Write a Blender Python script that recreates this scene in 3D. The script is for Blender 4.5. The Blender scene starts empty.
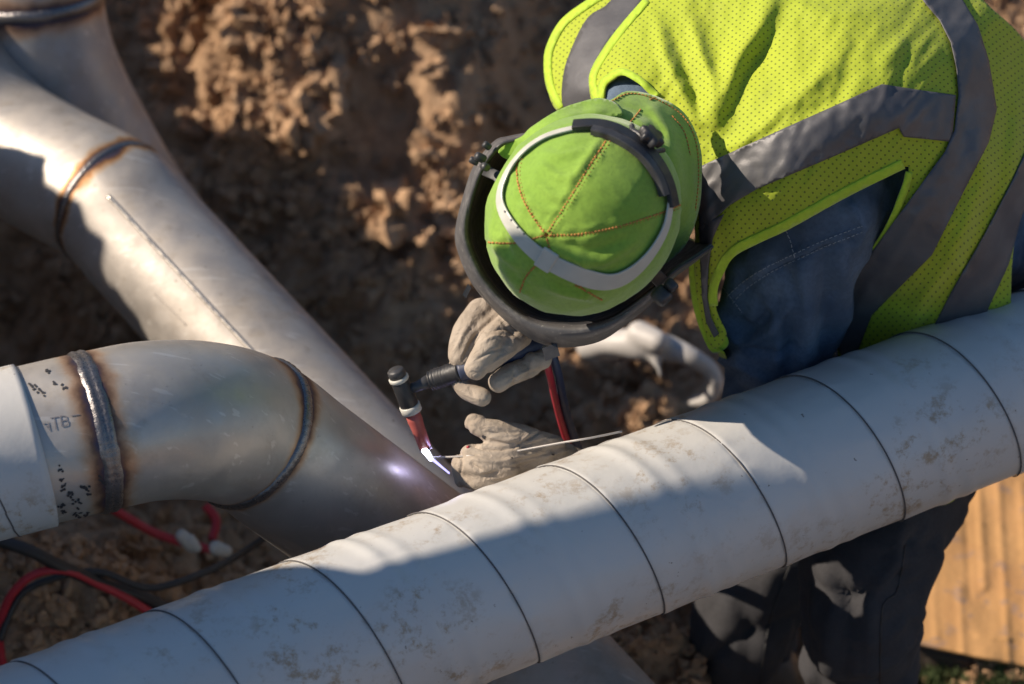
import bpy, bmesh, math, random
import numpy as np
from mathutils import Vector, noise
from mathutils.bvhtree import BVHTree
from mathutils.geometry import delaunay_2d_cdt
from mathutils.kdtree import KDTree
random.seed(7)
R = math.radians
SC = bpy.context.scene
COL = SC.collection
# ------------------------------------------------------------------ camera, light, exposure
W_, H_, FPX = 1024, 684, 3600.0
PITCH = R(42); CAMZ = 3.6
cam = bpy.data.cameras.new('camera'); camo = bpy.data.objects.new('camera', cam); COL.objects.link(camo)
camo.location = (0, 0, CAMZ); camo.rotation_euler = (math.pi/2 - PITCH, 0, 0)
cam.sensor_width = 36; cam.lens = FPX/W_*36; cam.clip_end = 2000
cam.dof.use_dof = True; cam.dof.focus_distance = 3.97; cam.dof.aperture_fstop = 3.6
SC.camera = camo
SX, SY, SZ = -0.80, 0.10, 0.555                      # direction towards the sun
_s = Vector((SX, SY, SZ)).normalized(); SX, SY, SZ = _s
world = bpy.data.worlds.new('World'); SC.world = world; world.use_nodes = True
wn = world.node_tree.nodes; bgn = wn['Background']
sky = wn.new('ShaderNodeTexSky'); sky.sky_type = 'NISHITA'; sky.sun_disc = False
sky.sun_elevation = math.asin(SZ); sky.sun_rotation = math.atan2(SX, SY)
world.node_tree.links.new(sky.outputs[0], bgn.inputs[0]); bgn.inputs[1].default_value = 0.076; sky.ozone_density = 5; sky.dust_density = .3; sky.air_density = 1.2
sl = bpy.data.lights.new('sun', 'SUN'); sl.energy = 5.0; sl.angle = R(0.5); sl.color = (1, 0.86, 0.70)
so = bpy.data.objects.new('sun', sl); COL.objects.link(so)
so.rotation_euler = _s.to_track_quat('Z', 'Y').to_euler()
SC.view_settings.view_transform = 'Standard'; SC.view_settings.look = 'None'
SC.view_settings.exposure = 0.46; SC.view_settings.gamma = 1; SC.view_settings.use_curve_mapping = False

# ------------------------------------------------------------------ geometry helpers
CP, SP = math.cos(PITCH), math.sin(PITCH)
def c2w(x, u, f): return Vector((x, SP*u + CP*f, CAMZ + CP*u - SP*f))
def P(px, py, d): return c2w((px-512)*d/FPX, (342-py)*d/FPX, d)      # a point of the place at depth d
def dz_(px, py, z): return (CAMZ - z)/(SP - CP*(342-py)/FPX)
def G(px, py, z): return P(px, py, dz_(px, py, z))
def dirc(x, u, f): return Vector((x, SP*u+CP*f, CP*u-SP*f))
CAMF = dirc(0, 0, 1); UPV = dirc(0, 1, 0); CAMP0 = Vector((0, 0, CAMZ))

def base_of(o):
    v = Vector((0, 0, 0))
    while o: v = v + Vector(o.location); o = o.parent
    return v
def tag(o, label=None, cat=None, group=None, kind=None):
    if label: o['label'] = label
    if cat: o['category'] = cat
    if group: o['group'] = group
    if kind: o['kind'] = kind
    return o
def thing(name, loc, label, cat, group=None):
    o = bpy.data.objects.new(name, None); COL.objects.link(o); o.location = loc; o.empty_display_size = .05
    return tag(o, label, cat, group)
def obj(name, verts, faces, mat, parent=None, uvs=None, smooth=True, origin=None):
    if origin is None: origin = base_of(parent) if parent else Vector((0, 0, 0))
    b = Vector(origin)
    me = bpy.data.meshes.new(name)
    me.from_pydata([tuple(Vector(v)-b) for v in verts], [], faces)
    me.polygons.foreach_set('use_smooth', [smooth]*len(me.polygons))
    if uvs is not None:
        lay = me.uv_layers.new(name='UVMap')
        li = np.empty(len(me.loops), dtype=np.int32); me.loops.foreach_get('vertex_index', li)
        if isinstance(uvs, dict):                    # per face-corner
            lay.data.foreach_set('uv', np.array(uvs['corner'], dtype=np.float32).ravel())
        else:
            lay.data.foreach_set('uv', np.array(uvs, dtype=np.float32)[li].ravel())
    me.update()
    if mat: me.materials.append(mat)
    o = bpy.data.objects.new(name, me); COL.objects.link(o)
    if parent: o.parent = parent
    else: o.location = b
    return o
def catmull(pts, n=8, closed=False):
    pts = [np.array(p, float) for p in pts]; out = []
    N = len(pts); rng = range(N if closed else N-1)
    for i in rng:
        if closed: a, b, c, d = pts[i-1], pts[i], pts[(i+1) % N], pts[(i+2) % N]
        else: a, b, c, d = pts[max(i-1, 0)], pts[i], pts[i+1], pts[min(i+2, N-1)]
        for k in range(n):
            t = k/n
            out.append(.5*((2*b)+(-a+c)*t+(2*a-5*b+4*c-d)*t*t+(-a+3*b-3*c+d)*t**3))
    if not closed: out.append(pts[-1])
    return out
def frames(path, up=(0, 0, 1)):
    path = [Vector(p) for p in path]; n = len(path); T = []
    for i in range(n):
        t = path[min(i+1, n-1)]-path[max(i-1, 0)]
        T.append(t.normalized() if t.length > 1e-9 else Vector((0, 0, 1)))
    N0 = Vector(up) - T[0]*Vector(up).dot(T[0])
    if N0.length < 1e-3: N0 = T[0].orthogonal()
    Ns = [N0.normalized()]
    for i in range(1, n):
        v = Ns[-1] - T[i]*Ns[-1].dot(T[i]); Ns.append(v.normalized())
    return T, Ns, [T[i].cross(Ns[i]) for i in range(n)]
def tube_data(path, rad, seg=24, caps=True, fn=None, up=(0, 0, 1), closed=False):
    """rad: number, list or none; fn(i, s, ang, r) -> r"""
    path = [Vector(p) for p in path]; n = len(path)
    T, N, B = frames(path, up)
    s = [0.0]
    for i in range(1, n): s.append(s[-1]+(path[i]-path[i-1]).length)
    V = []; UV = []
    for i in range(n):
        r0 = rad[i] if hasattr(rad, '__len__') else rad
        for k in range(seg):
            a = 2*math.pi*k/seg
            r = fn(i, s[i], a, r0) if fn else r0
            V.append(path[i]+(N[i]*math.cos(a)+B[i]*math.sin(a))*r); UV.append((k/seg, s[i]))
    F = []; corner = []
    rngn = n if closed else n-1
    for i in range(rngn):
        i2 = (i+1) % n
        for k in range(seg):
            k2 = (k+1) % seg
            F.append((i*seg+k, i*seg+k2, i2*seg+k2, i2*seg+k))
            s2 = s[i2] if i2 > i else s[-1]+.01
            corner += [(k/seg, s[i]), ((k+1)/seg, s[i]), ((k+1)/seg, s2), (k/seg, s2)]
    if caps and not closed:
        F.append(tuple(range(seg-1, -1, -1))); corner += [(k/seg, s[0]) for k in range(seg-1, -1, -1)]
        F.append(tuple((n-1)*seg+k for k in range(seg))); corner += [(k/seg, s[-1]) for k in range(seg)]
    return V, F, {'corner': corner}
def tube(name, path, rad, mat, parent=None, seg=24, caps=True, fn=None, up=(0, 0, 1), closed=False, origin=None):
    V, F, UV = tube_data(path, rad, seg, caps, fn, up, closed)
    return obj(name, V, F, mat, parent, UV, origin=origin)
def merge(*parts):
    V = []; F = []
    for v, f in parts:
        b = len(V); V += list(v); F += [tuple(i+b for i in q) for q in f]
    return V, F
def densify(poly, step):
    out = []; n = len(poly)
    for i in range(n):
        a = np.array(poly[i], float); b = np.array(poly[(i+1) % n], float)
        m = max(1, int(np.linalg.norm(b-a)/step))
        for k in range(m): out.append(tuple(a+(b-a)*k/m))
    return out
def inpoly(x, y, poly):
    c = False; n = len(poly); j = n-1
    for i in range(n):
        xi, yi = poly[i]; xj, yj = poly[j]
        if ((yi > y) != (yj > y)) and (x < (xj-xi)*(y-yi)/(yj-yi)+xi): c = not c
        j = i
    return c
def relief(name, poly, dfun, mat, parent=None, step=4.0, off=0.0, thick=0.0015, uvf=None, smooth_poly=True, origin=None):
    """a cloth panel: outline + a depth for each point of it, then given a thickness"""
    if smooth_poly: poly = [tuple(p) for p in catmull(poly, 4, True)]
    bd = densify(poly, step)
    pts = [Vector(p) for p in bd]; nb = len(pts)
    xs = [p[0] for p in bd]; ys = [p[1] for p in bd]
    x0, x1, y0, y1 = min(xs), max(xs), min(ys), max(ys)
    ba = np.array(bd)
    j = 0; y = y0+step*.5
    while y < y1:
        x = x0+step*.5+(step*.5 if j % 2 else 0)
        while x < x1:
            if inpoly(x, y, bd) and np.min((ba[:, 0]-x)**2+(ba[:, 1]-y)**2) > (step*.45)**2: pts.append(Vector((x, y)))
            x += step
        y += step*.87; j += 1
    v, e, f, *_ = delaunay_2d_cdt(pts, [], [list(range(nb))], 1, 1e-4)
    V = [P(p.x, p.y, dfun(p.x, p.y)-off) for p in v]
    F = [tuple(q) for q in f]
    F2 = []
    for q in F:                                           # faces look at the outer side
        a, b, c = V[q[0]], V[q[1]], V[q[2]]
        F2.append(q if (b-a).cross(c-a).dot(CAMF) < 0 else tuple(reversed(q)))
    uvs = [uvf(p) for p in V] if uvf else [(p.x, p.y) for p in V]
    o = obj(name, V, F2, mat, parent, uvs, origin=origin)
    if thick:
        m = o.modifiers.new('thickness', 'SOLIDIFY'); m.thickness = thick; m.offset = -1
    return o
def tps(ctrl, k=0.0):
    """smooth depth through control points (x, y, depth)"""
    A = np.array(ctrl, float); X = A[:, :2]/100.0; n = len(A)
    def U(r2): return np.where(r2 < 1e-12, 0, r2*np.log(np.maximum(r2, 1e-12)))
    K = U(((X[:, None, :]-X[None])**2).sum(-1))+k*np.eye(n)
    Pm = np.hstack([np.ones((n, 1)), X]); L = np.zeros((n+3, n+3)); L[:n, :n] = K; L[:n, n:] = Pm; L[n:, :n] = Pm.T
    w = np.linalg.solve(L, np.concatenate([A[:, 2], np.zeros(3)]))
    def f(x, y):
        p = np.array([x, y])/100.0; r2 = ((X-p)**2).sum(1)
        return float(U(r2)@w[:n]+w[n]+w[n+1]*p[0]+w[n+2]*p[1])
    return f
def seg_dist(x, y, pl):
    best = 1e9; tt = 0; L = len(pl)-1
    for i in range(L):
        ax, ay = pl[i]; bx, by = pl[i+1]; dx, dy = bx-ax, by-ay
        t = max(0, min(1, ((x-ax)*dx+(y-ay)*dy)/(dx*dx+dy*dy+1e-9)))
        d = math.hypot(x-ax-dx*t, y-ay-dy*t)
        if d < best: best = d; tt = (i+t)/L
    return best, tt
def folds(x, y, fl):
    s = 0
    for pl, w, amp in fl:
        d, t = seg_dist(x, y, pl)
        if d < 3*w: s += amp*math.exp(-(d/w)**2)*(math.sin(math.pi*min(max(t, .0), 1))**.5*.85+.15)
    return s
def sphere_data(c, r, nu=16, nv=10, scale=(1, 1, 1)):
    V = []; F = []
    for j in range(nv+1):
        th = math.pi*j/nv
        for i in range(nu):
            a = 2*math.pi*i/nu
            V.append(Vector(c)+Vector((r*scale[0]*math.sin(th)*math.cos(a), r*scale[1]*math.sin(th)*math.sin(a), r*scale[2]*math.cos(th))))
    for j in range(nv):
        for i in range(nu): F.append((j*nu+i, (j+1)*nu+i, (j+1)*nu+(i+1) % nu, j*nu+(i+1) % nu))
    return V, F
def capsule_data(pts, rads, seg=14):
    """limb chain: tapered tube with round ends"""
    path = [Vector(p) for p in pts]
    cp = catmull([tuple(p)+(r,) for p, r in zip(path, rads)], 6) if len(path) > 2 else [tuple(path[0].lerp(path[1], t/6))+(rads[0]+(rads[1]-rads[0])*t/6,) for t in range(7)]
    pa = [Vector(c[:3]) for c in cp]; rr = [max(float(c[3]), .001) for c in cp]
    V, F, _ = tube_data(pa, rr, seg)
    return merge((V, F), sphere_data(pa[0], rr[0], 12, 8), sphere_data(pa[-1], rr[-1], 12, 8))
def organic(name, chains, mat, parent, voxel, smooth=6, disp=None, extra=None, origin=None, uvf=None):
    """fuse limb chains into one continuous skin"""
    parts = [capsule_data(*c) for c in chains]
    if extra: parts += extra
    V, F = merge(*parts)
    b = Vector(origin) if origin is not None else (base_of(parent) if parent else Vector((0, 0, 0)))
    me = bpy.data.meshes.new('tmp'); me.from_pydata([tuple(Vector(v)-b) for v in V], [], F)
    t = bpy.data.objects.new('tmp', me); COL.objects.link(t)
    m = t.modifiers.new('r', 'REMESH'); m.mode = 'VOXEL'; m.voxel_size = voxel; m.use_smooth_shade = True
    if smooth:
        s = t.modifiers.new('s', 'SMOOTH'); s.iterations = smooth; s.factor = .5
    dg = bpy.context.evaluated_depsgraph_get(); dg.update()
    ev = bpy.data.meshes.new_from_object(t.evaluated_get(dg)); ev.name = name
    bpy.data.objects.remove(t); bpy.data.meshes.remove(me)
    if disp:
        n = len(ev.vertices); co = [v.co.copy() for v in ev.vertices]; no = [v.normal.copy() for v in ev.vertices]
        for i in range(n): ev.vertices[i].co = co[i]+no[i]*disp(co[i]+b, no[i])
        ev.update()
    ev.polygons.foreach_set('use_smooth', [True]*len(ev.polygons))
    if uvf:
        lay = ev.uv_layers.new(name='UVMap'); li = np.empty(len(ev.loops), dtype=np.int32); ev.loops.foreach_get('vertex_index', li)
        uv = np.array([uvf(v.co+b) for v in ev.vertices], dtype=np.float32); lay.data.foreach_set('uv', uv[li].ravel())
    ev.materials.clear(); ev.materials.append(mat)
    o = bpy.data.objects.new(name, ev); COL.objects.link(o)
    if parent: o.parent = parent
    else: o.location = b
    return o
CAMP = Vector((0, 0, CAMZ))
def bvh_of(o):
    me = o.data; b = base_of(o)
    return BVHTree.FromPolygons([v.co+b for v in me.vertices], [tuple(p.vertices) for p in me.polygons])
def hit(bvh, px, py, default=None):
    d = (P(px, py, 1.0)-CAMP).normalized()
    loc, nor, idx, dist = bvh.ray_cast(CAMP, d)
    return (loc, nor) if loc is not None else (default, None)
def ribbon_data(path, normals, width, thick):
    """flat strap: path, outward normals"""
    path = [Vector(p) for p in path]; n = len(path); V = []; F = []
    for i in range(n):
        t = (path[min(i+1, n-1)]-path[max(i-1, 0)]).normalized(); N = Vector(normals[i]).normalized()
        w = t.cross(N).normalized(); h = (width[i] if hasattr(width, '__len__') else width)/2
        for a, b in ((-1, 0), (-1, 1), (-.85, 1.25), (.85, 1.25), (1, 1), (1, 0)): V.append(path[i]+w*h*a+N*thick*b)
    m = 6
    for i in range(n-1):
        for k in range(m): F.append((i*m+k, i*m+(k+1) % m, (i+1)*m+(k+1) % m, (i+1)*m+k))
    F.append(tuple(range(m-1, -1, -1))); F.append(tuple((n-1)*m+k for k in range(m)))
    return V, F
def stitches(name, bvh, pls, r, mat, parent, dash=4.0, gap=2.0, lift=.0006, origin=None):
    """short thread pieces sewn along lines over a cloth surface"""
    parts = []
    for pl in pls:
        parts = []
        dense = catmull(pl, 60); acc = []; L = 0; last = dense[0]
        pos = 0; cur = []
        for p in dense:
            L += float(np.linalg.norm(np.array(p)-np.array(last))); last = p
            ph = L % (dash+gap)
            h, nn = hit(bvh, p[0], p[1])
            if h is None: cur = []; continue
            if ph < dash or gap == 0: cur.append(h+nn*lift)
            else:
                if len(cur) > 1: parts.append(tube_data(cur, r, 6)[:2])
                cur = []
        if len(cur) > 1: parts.append(tube_data(cur, r, 6)[:2])
        if parts: V, F = merge(*parts); obj(name, V, F, mat, parent, origin=origin)
def fbm(p, sc, oct=4): return noise.fractal(Vector(p)*sc, 0.9, 2.0, oct)
def crease(p, axis, sc, stretch=4.0, k=3):
    return -max(0, ridgefold(p, axis, sc, stretch))**k
def topx(p):
    w = Vector(p)-CAMP0; dd = w.dot(CAMF); return 512+w.x*FPX/dd, 342-w.dot(UPV)*FPX/dd
def pfold(p, n, fl, k=1.0):
    if n.dot(CAMF) > .15: return 0
    x, y = topx(p); return k*folds(x, y, fl)
def ridgefold(p, axis, sc, stretch=4.0):
    """noise drawn out along an axis: cloth wrinkles"""
    a = Vector(axis).normalized(); q = Vector(p); q = q - a*q.dot(a)*(1-1/stretch)
    v = noise.noise(q*sc); return (1-abs(v)*2)

# ------------------------------------------------------------------ materials
class M:
    def __init__(s, name):
        s.m = bpy.data.materials.new(name); s.m.use_nodes = True; s.t = s.m.node_tree; s.n = s.t.nodes
        s.b = s.n['Principled BSDF']; s.tc = s.n.new('ShaderNodeTexCoord')
    def link(s, a, b): s.t.links.new(a, b)
    def val(s, inp, v):
        if hasattr(v, 'is_output') or hasattr(v, 'links'): s.link(v, inp)
        else: inp.default_value = v if not (isinstance(v, tuple) and len(v) == 3 and len(inp.default_value) == 4) else (*v, 1)
    def math(s, op, a, b=0.0, c=0.0, clamp=False):
        n = s.n.new('ShaderNodeMath'); n.operation = op; n.use_clamp = clamp
        s.val(n.inputs[0], a); s.val(n.inputs[1], b)
        if op in ('MULTIPLY_ADD', 'SMOOTH_MIN', 'WRAP'): s.val(n.inputs[2], c)
        return n.outputs[0]
    def noise(s, scale, detail=4, rough=.55, vec=None, dist=0, dim='3D'):
        n = s.n.new('ShaderNodeTexNoise'); n.inputs['Scale'].default_value = scale; n.inputs['Detail'].default_value = detail
        n.inputs['Roughness'].default_value = rough; n.inputs['Distortion'].default_value = dist
        s.link(vec if vec is not None else s.tc.outputs['Object'], n.inputs['Vector']); return n.outputs[0]
    def voro(s, scale, vec=None, feature='F1', out='Distance'):
        n = s.n.new('ShaderNodeTexVoronoi'); n.feature = feature; n.inputs['Scale'].default_value = scale
        s.link(vec if vec is not None else s.tc.outputs['Object'], n.inputs['Vector']); return n.outputs[out]
    def maprange(s, v, a, b, c=0.0, d=1.0):
        n = s.n.new('ShaderNodeMapRange'); n.clamp = True; s.val(n.inputs[0], v)
        for i, q in enumerate((a, b, c, d)): n.inputs[i+1].default_value = q
        n.interpolation_type = 'SMOOTHSTEP'
        return n.outputs[0]
    def ramp(s, v, stops):
        n = s.n.new('ShaderNodeValToRGB'); e = n.color_ramp.elements
        while len(e) < len(stops): e.new(.5)
        for i, (p, c) in enumerate(stops): e[i].position = p; e[i].color = (*c, 1)
        s.val(n.inputs[0], v); return n.outputs[0]
    def mix(s, f, a, b):
        n = s.n.new('ShaderNodeMix'); n.data_type = 'RGBA'; s.val(n.inputs[0], f); s.val(n.inputs[6], a); s.val(n.inputs[7], b); return n.outputs[2]
    def bump(s, h, strength=.5, dist=.002, prev=None):
        n = s.n.new('ShaderNodeBump'); n.inputs['Strength'].default_value = strength; n.inputs['Distance'].default_value = dist
        s.link(h, n.inputs['Height'])
        if prev is not None: s.link(prev, n.inputs['Normal'])
        s.link(n.outputs[0], s.b.inputs['Normal']); return n.outputs[0]
    def uv(s, which):
        n = s.n.new('ShaderNodeSeparateXYZ'); s.link(s.tc.outputs['UV'], n.inputs[0]); return n.outputs[which]
    def mapping(s, scale, src='Object', rot=(0, 0, 0)):
        n = s.n.new('ShaderNodeMapping'); n.inputs['Scale'].default_value = scale; n.inputs['Rotation'].default_value = rot
        s.link(s.tc.outputs[src], n.inputs[0]); return n.outputs[0]
    def set(s, **k):
        for a, v in k.items(): s.val(s.b.inputs[a.replace('_', ' ')], v)
        return s
def cloth(name, c1, c2, nscale=12, weave=1400, rough=.85, bump=.4, bd=.0006, sheen=.2, extra=None):
    m = M(name); f = m.maprange(m.noise(nscale, 5), .3, .7)
    col = m.mix(f, c1, c2)
    sp = m.maprange(m.noise(220, 3), .35, .75); col = m.mix(m.math('MULTIPLY', sp, .35), col, tuple(x*.6 for x in c1))
    m.set(Base_Color=col, Roughness=rough); m.b.inputs['Sheen Weight'].default_value = sheen
    b1 = m.bump(m.noise(weave, 2), bump, bd); m.bump(m.noise(60, 4), .25, .003, b1)
    return m
def plain(name, c, rough=.5, metallic=0.0, var=.15, nscale=40, bump=.15, bd=.0008):
    m = M(name); f = m.noise(nscale, 5)
    m.set(Base_Color=m.mix(f, tuple(x*(1-var) for x in c), tuple(min(1, x*(1+var)) for x in c)), Metallic=metallic)
    m.val(m.b.inputs['Roughness'], m.maprange(m.noise(nscale*2, 4), .3, .7, max(0, rough-.1), min(1, rough+.1)))
    m.bump(m.noise(nscale*3, 5), bump, bd); return m
def steel(name, welds=(), tint=.030, base=(.50, .465, .42), rough=.46, stain=.5):
    m = M(name); v = m.uv(1)
    f = m.maprange(m.noise(9, 6, .6, dist=.6), .35, .7)
    col = m.mix(f, base, tuple(x*.82 for x in base))
    f2 = m.maprange(m.noise(38, 6, .65), .55, .72); col = m.mix(m.math('MULTIPLY', f2, stain*.5), col, (.30, .25, .19))
    f3 = m.maprange(m.noise(120, 3), .68, .76); col = m.mix(m.math('MULTIPLY', f3, stain), col, (.10, .08, .06))
    rgh = m.maprange(m.noise(26, 6), .3, .75, rough-.06, rough+.14)
    met = 0.6
    sc_ = m.mapping((9, 140, 60), rot=(.3, .2, .9)); f4 = m.maprange(m.noise(1.0, 3, .5, vec=sc_), .62, .68); col = m.mix(m.math('MULTIPLY', f4, .35), col, (.72, .70, .66))
    sc2 = m.mapping((5, 6, 5)); f5 = m.maprange(m.noise(1.0, 6, .75, vec=sc2), .52, .60); col = m.mix(m.math('MULTIPLY', f5, .30), col, (.33, .28, .225))
    for w0 in welds:
        d = m.math('ABSOLUTE', m.math('SUBTRACT', v, w0))
        d = m.math('ADD', d, m.math('MULTIPLY', m.math('SUBTRACT', m.noise(30, 5), .5), .022))
        fac = m.maprange(d, .007, tint, 1, 0)
        tc = m.ramp(m.math('MULTIPLY', d, 1/tint), [(0.0, (.05, .045, .05)), (.22, (.06, .05, .08)), (.36, (.14, .07, .04)), (.58, (.40, .20, .07)), (.82, (.50, .35, .19)), (1.0, base)])
        col = m.mix(fac, col, tc)
    m.set(Base_Color=col, Roughness=rgh, Metallic=met)
    sv = m.mapping((1, 1, 1)); b = m.bump(m.noise(300, 4), .10, .0006); m.bump(m.noise(14, 4), .12, .01, b)
    return m

MAT = {}
# soil
def soil(name, k=1.0):
    m = M(name); f = m.maprange(m.noise(3.0, 6, .6), .35, .65)
    col = m.mix(f, (.40*k, .25*k, .145*k), (.52*k, .35*k, .22*k))
    f2 = m.maprange(m.noise(30, 6, .7), .35, .7); col = m.mix(m.math('MULTIPLY', f2, .6), col, (.22*k, .125*k, .07*k))
    f3 = m.maprange(m.noise(140, 4), .6, .75); col = m.mix(m.math('MULTIPLY', f3, .5), col, (.50*k, .36*k, .25*k))
    m.set(Base_Color=col, Roughness=.95); m.b.inputs['Specular IOR Level'].default_value = .15
    b = m.bump(m.noise(420, 5, .7), .6, .002); b = m.bump(m.noise(90, 6, .7), .7, .012, b); return m.m
MAT['soil'] = soil('soil', 1.05); MAT['clod'] = soil('clod_soil', 1.12)
# vest
def vestmat():
    m = M('hi_vis_mesh'); u, v = m.uv(0), m.uv(1); s = .0088
    def lat(o, o2):
        a = m.math('SUBTRACT', m.math('FRACT', m.math('ADD', m.math('MULTIPLY', u, 1/s), o)), .5)
        b = m.math('SUBTRACT', m.math('FRACT', m.math('ADD', m.math('MULTIPLY', v, 1/(s*.95)), o2)), .5)
        return m.math('SQRT', m.math('ADD', m.math('MULTIPLY', a, a), m.math('MULTIPLY', m.math('MULTIPLY', b, b), 1.0)))
    d = m.math('MINIMUM', lat(0, 0), lat(.5, .5)); hole = m.maprange(d, .085, .150, 1, 0)
    f = m.maprange(m.noise(7, 4), .3, .7); col = m.mix(f, (.48, .565, .028), (.43, .53, .028))
    dirt = m.maprange(m.noise(22, 5), .58, .78); col = m.mix(m.math('MULTIPLY', dirt, .22), col, (.35, .38, .08))
    col = m.mix(m.math('MULTIPLY', hole, .66), col, (.03, .05, .012))
    m.set(Base_Color=col, Roughness=.75); m.b.inputs['Sheen Weight'].default_value = .15
    tr = m.n.new('ShaderNodeBsdfTranslucent'); m.link(col, tr.inputs[0]); mx = m.n.new('ShaderNodeMixShader'); mx.inputs[0].default_value = .22
    out = m.n['Material Output']; m.link(m.b.outputs[0], mx.inputs[1]); m.link(tr.outputs[0], mx.inputs[2]); m.link(mx.outputs[0], out.inputs[0])
    inv = m.math('SUBTRACT', 1.0, hole); b = m.bump(inv, .5, .0008); m.bump(m.noise(45, 4), .25, .004, b)
    return m.m
MAT['vest'] = vestmat()
m = cloth('vest_binding', (.44, .62, .02), (.38, .56, .02), rough=.7); MAT['bind'] = m.m
def tapemat():
    m = M('reflective_tape'); f = m.maprange(m.noise(16, 5), .35, .7)
    m.set(Base_Color=m.mix(f, (.085, .083, .088), (.12, .118, .122)), Roughness=.5, Metallic=.15)
    b = m.bump(m.noise(18, 4, .5), .35, .006); m.bump(m.noise(900, 2), .2, .0004, b); return m.m
MAT['tape'] = tapemat()
m = cloth('green_cotton', (.20, .36, .030), (.26, .43, .045), rough=.85, sheen=.3); MAT['green'] = m.m
m = plain('orange_thread', (.50, .20, .05), .7); MAT['thread'] = m.m
m = cloth('denim', (.055, .088, .14), (.12, .17, .24), nscale=16, weave=1100, bump=.8, bd=.0012, rough=.95, sheen=0); MAT['denim'] = m.m
m = plain('denim_thread', (.30, .33, .36), .8); MAT['dthread'] = m.m
m = cloth('black_trouser_cloth', (.026, .026, .030), (.044, .043, .047), nscale=8, rough=.95, bump=.5, sheen=0); MAT['pants'] = m.m
def glovemat():
    m = M('worn_leather'); f = m.maprange(m.noise(28, 6, .6), .3, .7)
    col = m.mix(f, (.30, .245, .19), (.42, .355, .285))
    f2 = m.maprange(m.noise(70, 5, .7), .58, .75); col = m.mix(m.math('MULTIPLY', f2, .38), col, (.14, .11, .085))
    f3 = m.maprange(m.noise(60, 3, .5), .72, .75); col = m.mix(f3, col, (.06, .05, .045))
    m.set(Base_Color=col, Roughness=.82); b = m.bump(m.noise(700, 3), .35, .0006); m.bump(m.noise(60, 5, .6, dist=2.5), .55, .004, b); return m.m
MAT['glove'] = glovemat()
m = plain('skin', (.45, .27, .18), .5); MAT['skin'] = m.m
def jacketmat():
    m = M('grey_jacket'); f = m.maprange(m.noise(4, 4), .3, .7)
    col = m.mix(f, (.54, .535, .515), (.49, .485, .47))
    msk = m.maprange(m.noise(5.0, 3), .42, .60); sm = m.maprange(m.noise(30, 7, .8), .50, .64)
    col = m.mix(m.math('MULTIPLY', m.math('MULTIPLY', msk, sm), .90), col, (.31, .235, .155))
    d2 = m.maprange(m.noise(85, 4, .6), .70, .74); col = m.mix(m.math('MULTIPLY', d2, .8), col, (.15, .12, .10))
    u2 = m.uv(0); v2 = m.uv(1)
    m.set(Base_Color=col, Roughness=.42); m.b.inputs['Specular IOR Level'].default_value = .4
    m.bump(m.noise(16, 4), .12, .012); return m.m
MAT['jacket'] = jacketmat()
MAT['seam'] = plain('dark_seam', (.09, .085, .085), .7).m
MAT['bead'] = plain('weld_bead', (.20, .19, .19), .34, .85, .35, 220, .5, .001).m
MAT['helmet'] = plain('scuffed_black_plastic', (.042, .042, .045), .46, 0, .5, 60, .3, .001).m
def helm():
    m = M('scuffed_helmet_shell'); f = m.maprange(m.noise(45, 6, .7), .45, .75)
    f2 = m.maprange(m.noise(160, 4, .7), .6, .72); col = m.mix(f, (.085, .083, .085), (.19, .18, .17)); col = m.mix(m.math('MULTIPLY', f2, .7), col, (.34, .32, .29))
    m.set(Base_Color=col, Roughness=.5); m.bump(m.noise(200, 5), .25, .001); return m.m
MAT['shell'] = helm()
MAT['black'] = plain('black_rubber', (.022, .022, .024), .5).m
MAT['blue_black'] = plain('blue_black_rubber', (.035, .045, .085), .5).m
MAT['white_plastic'] = plain('off_white_plastic', (.50, .49, .44), .45, 0, .12, 50).m
MAT['clear'] = plain('grey_white_strap', (.50, .50, .44), .42, 0, .15, 50).m
MAT['cup'] = plain('red_ceramic', (.42, .10, .085), .5, 0, .2, 60).m
MAT['red_hose'] = plain('red_hose', (.38, .02, .035), .45).m
MAT['rod'] = plain('filler_wire', (.42, .40, .38), .45, .5, .03, 8, .0).m
MAT['bright_seam'] = plain('polished_seam', (.62, .57, .50), .34, .7, .15, 60).m
MAT['pale'] = plain('pale_painted_metal', (.45, .43, .41), .5, 0, .3, 14).m
MAT['wood'] = plain('old_dark_wood', (.09, .065, .05), .85, 0, .4, 30, .6, .004).m
MAT['ink'] = plain('black_stencil_ink', (.03, .03, .035), .6).m
MAT['faint_ink'] = plain('faint_grey_marking', (.17, .165, .18), .6).m
MAT['boot'] = plain('brown_boot_leather', (.08, .05, .03), .6).m
def cardmat():
    m = M('cardboard'); v = m.mapping((30, 3, 3)); g = m.noise(1.0, 4, .6, vec=v)
    col = m.mix(m.maprange(g, .35, .65), (.47, .262, .105), (.43, .235, .09))
    f = m.maprange(m.noise(9, 5), .4, .7); col = m.mix(m.math('MULTIPLY', f, .5), col, (.40, .20, .08))
    pr = m.math('MULTIPLY', m.maprange(m.noise(42, 3), .55, .60), m.maprange(m.noise(6, 2), .46, .54)); col = m.mix(m.math('MULTIPLY', pr, .45), col, (.19, .15, .15))
    m.set(Base_Color=col, Roughness=.85); w = m.n.new('ShaderNodeTexWave'); w.inputs['Scale'].default_value = 30; w.bands_direction = 'X'; m.link(m.tc.outputs['Object'], w.inputs[0])
    m.bump(m.noise(12, 5), .35, .02); return m.m
MAT['card'] = cardmat()
m = M('grass'); m.set(Base_Color=m.mix(m.noise(30, 4), (.05, .09, .03), (.14, .17, .07)), Roughness=.9); MAT['grass'] = m.m

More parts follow.
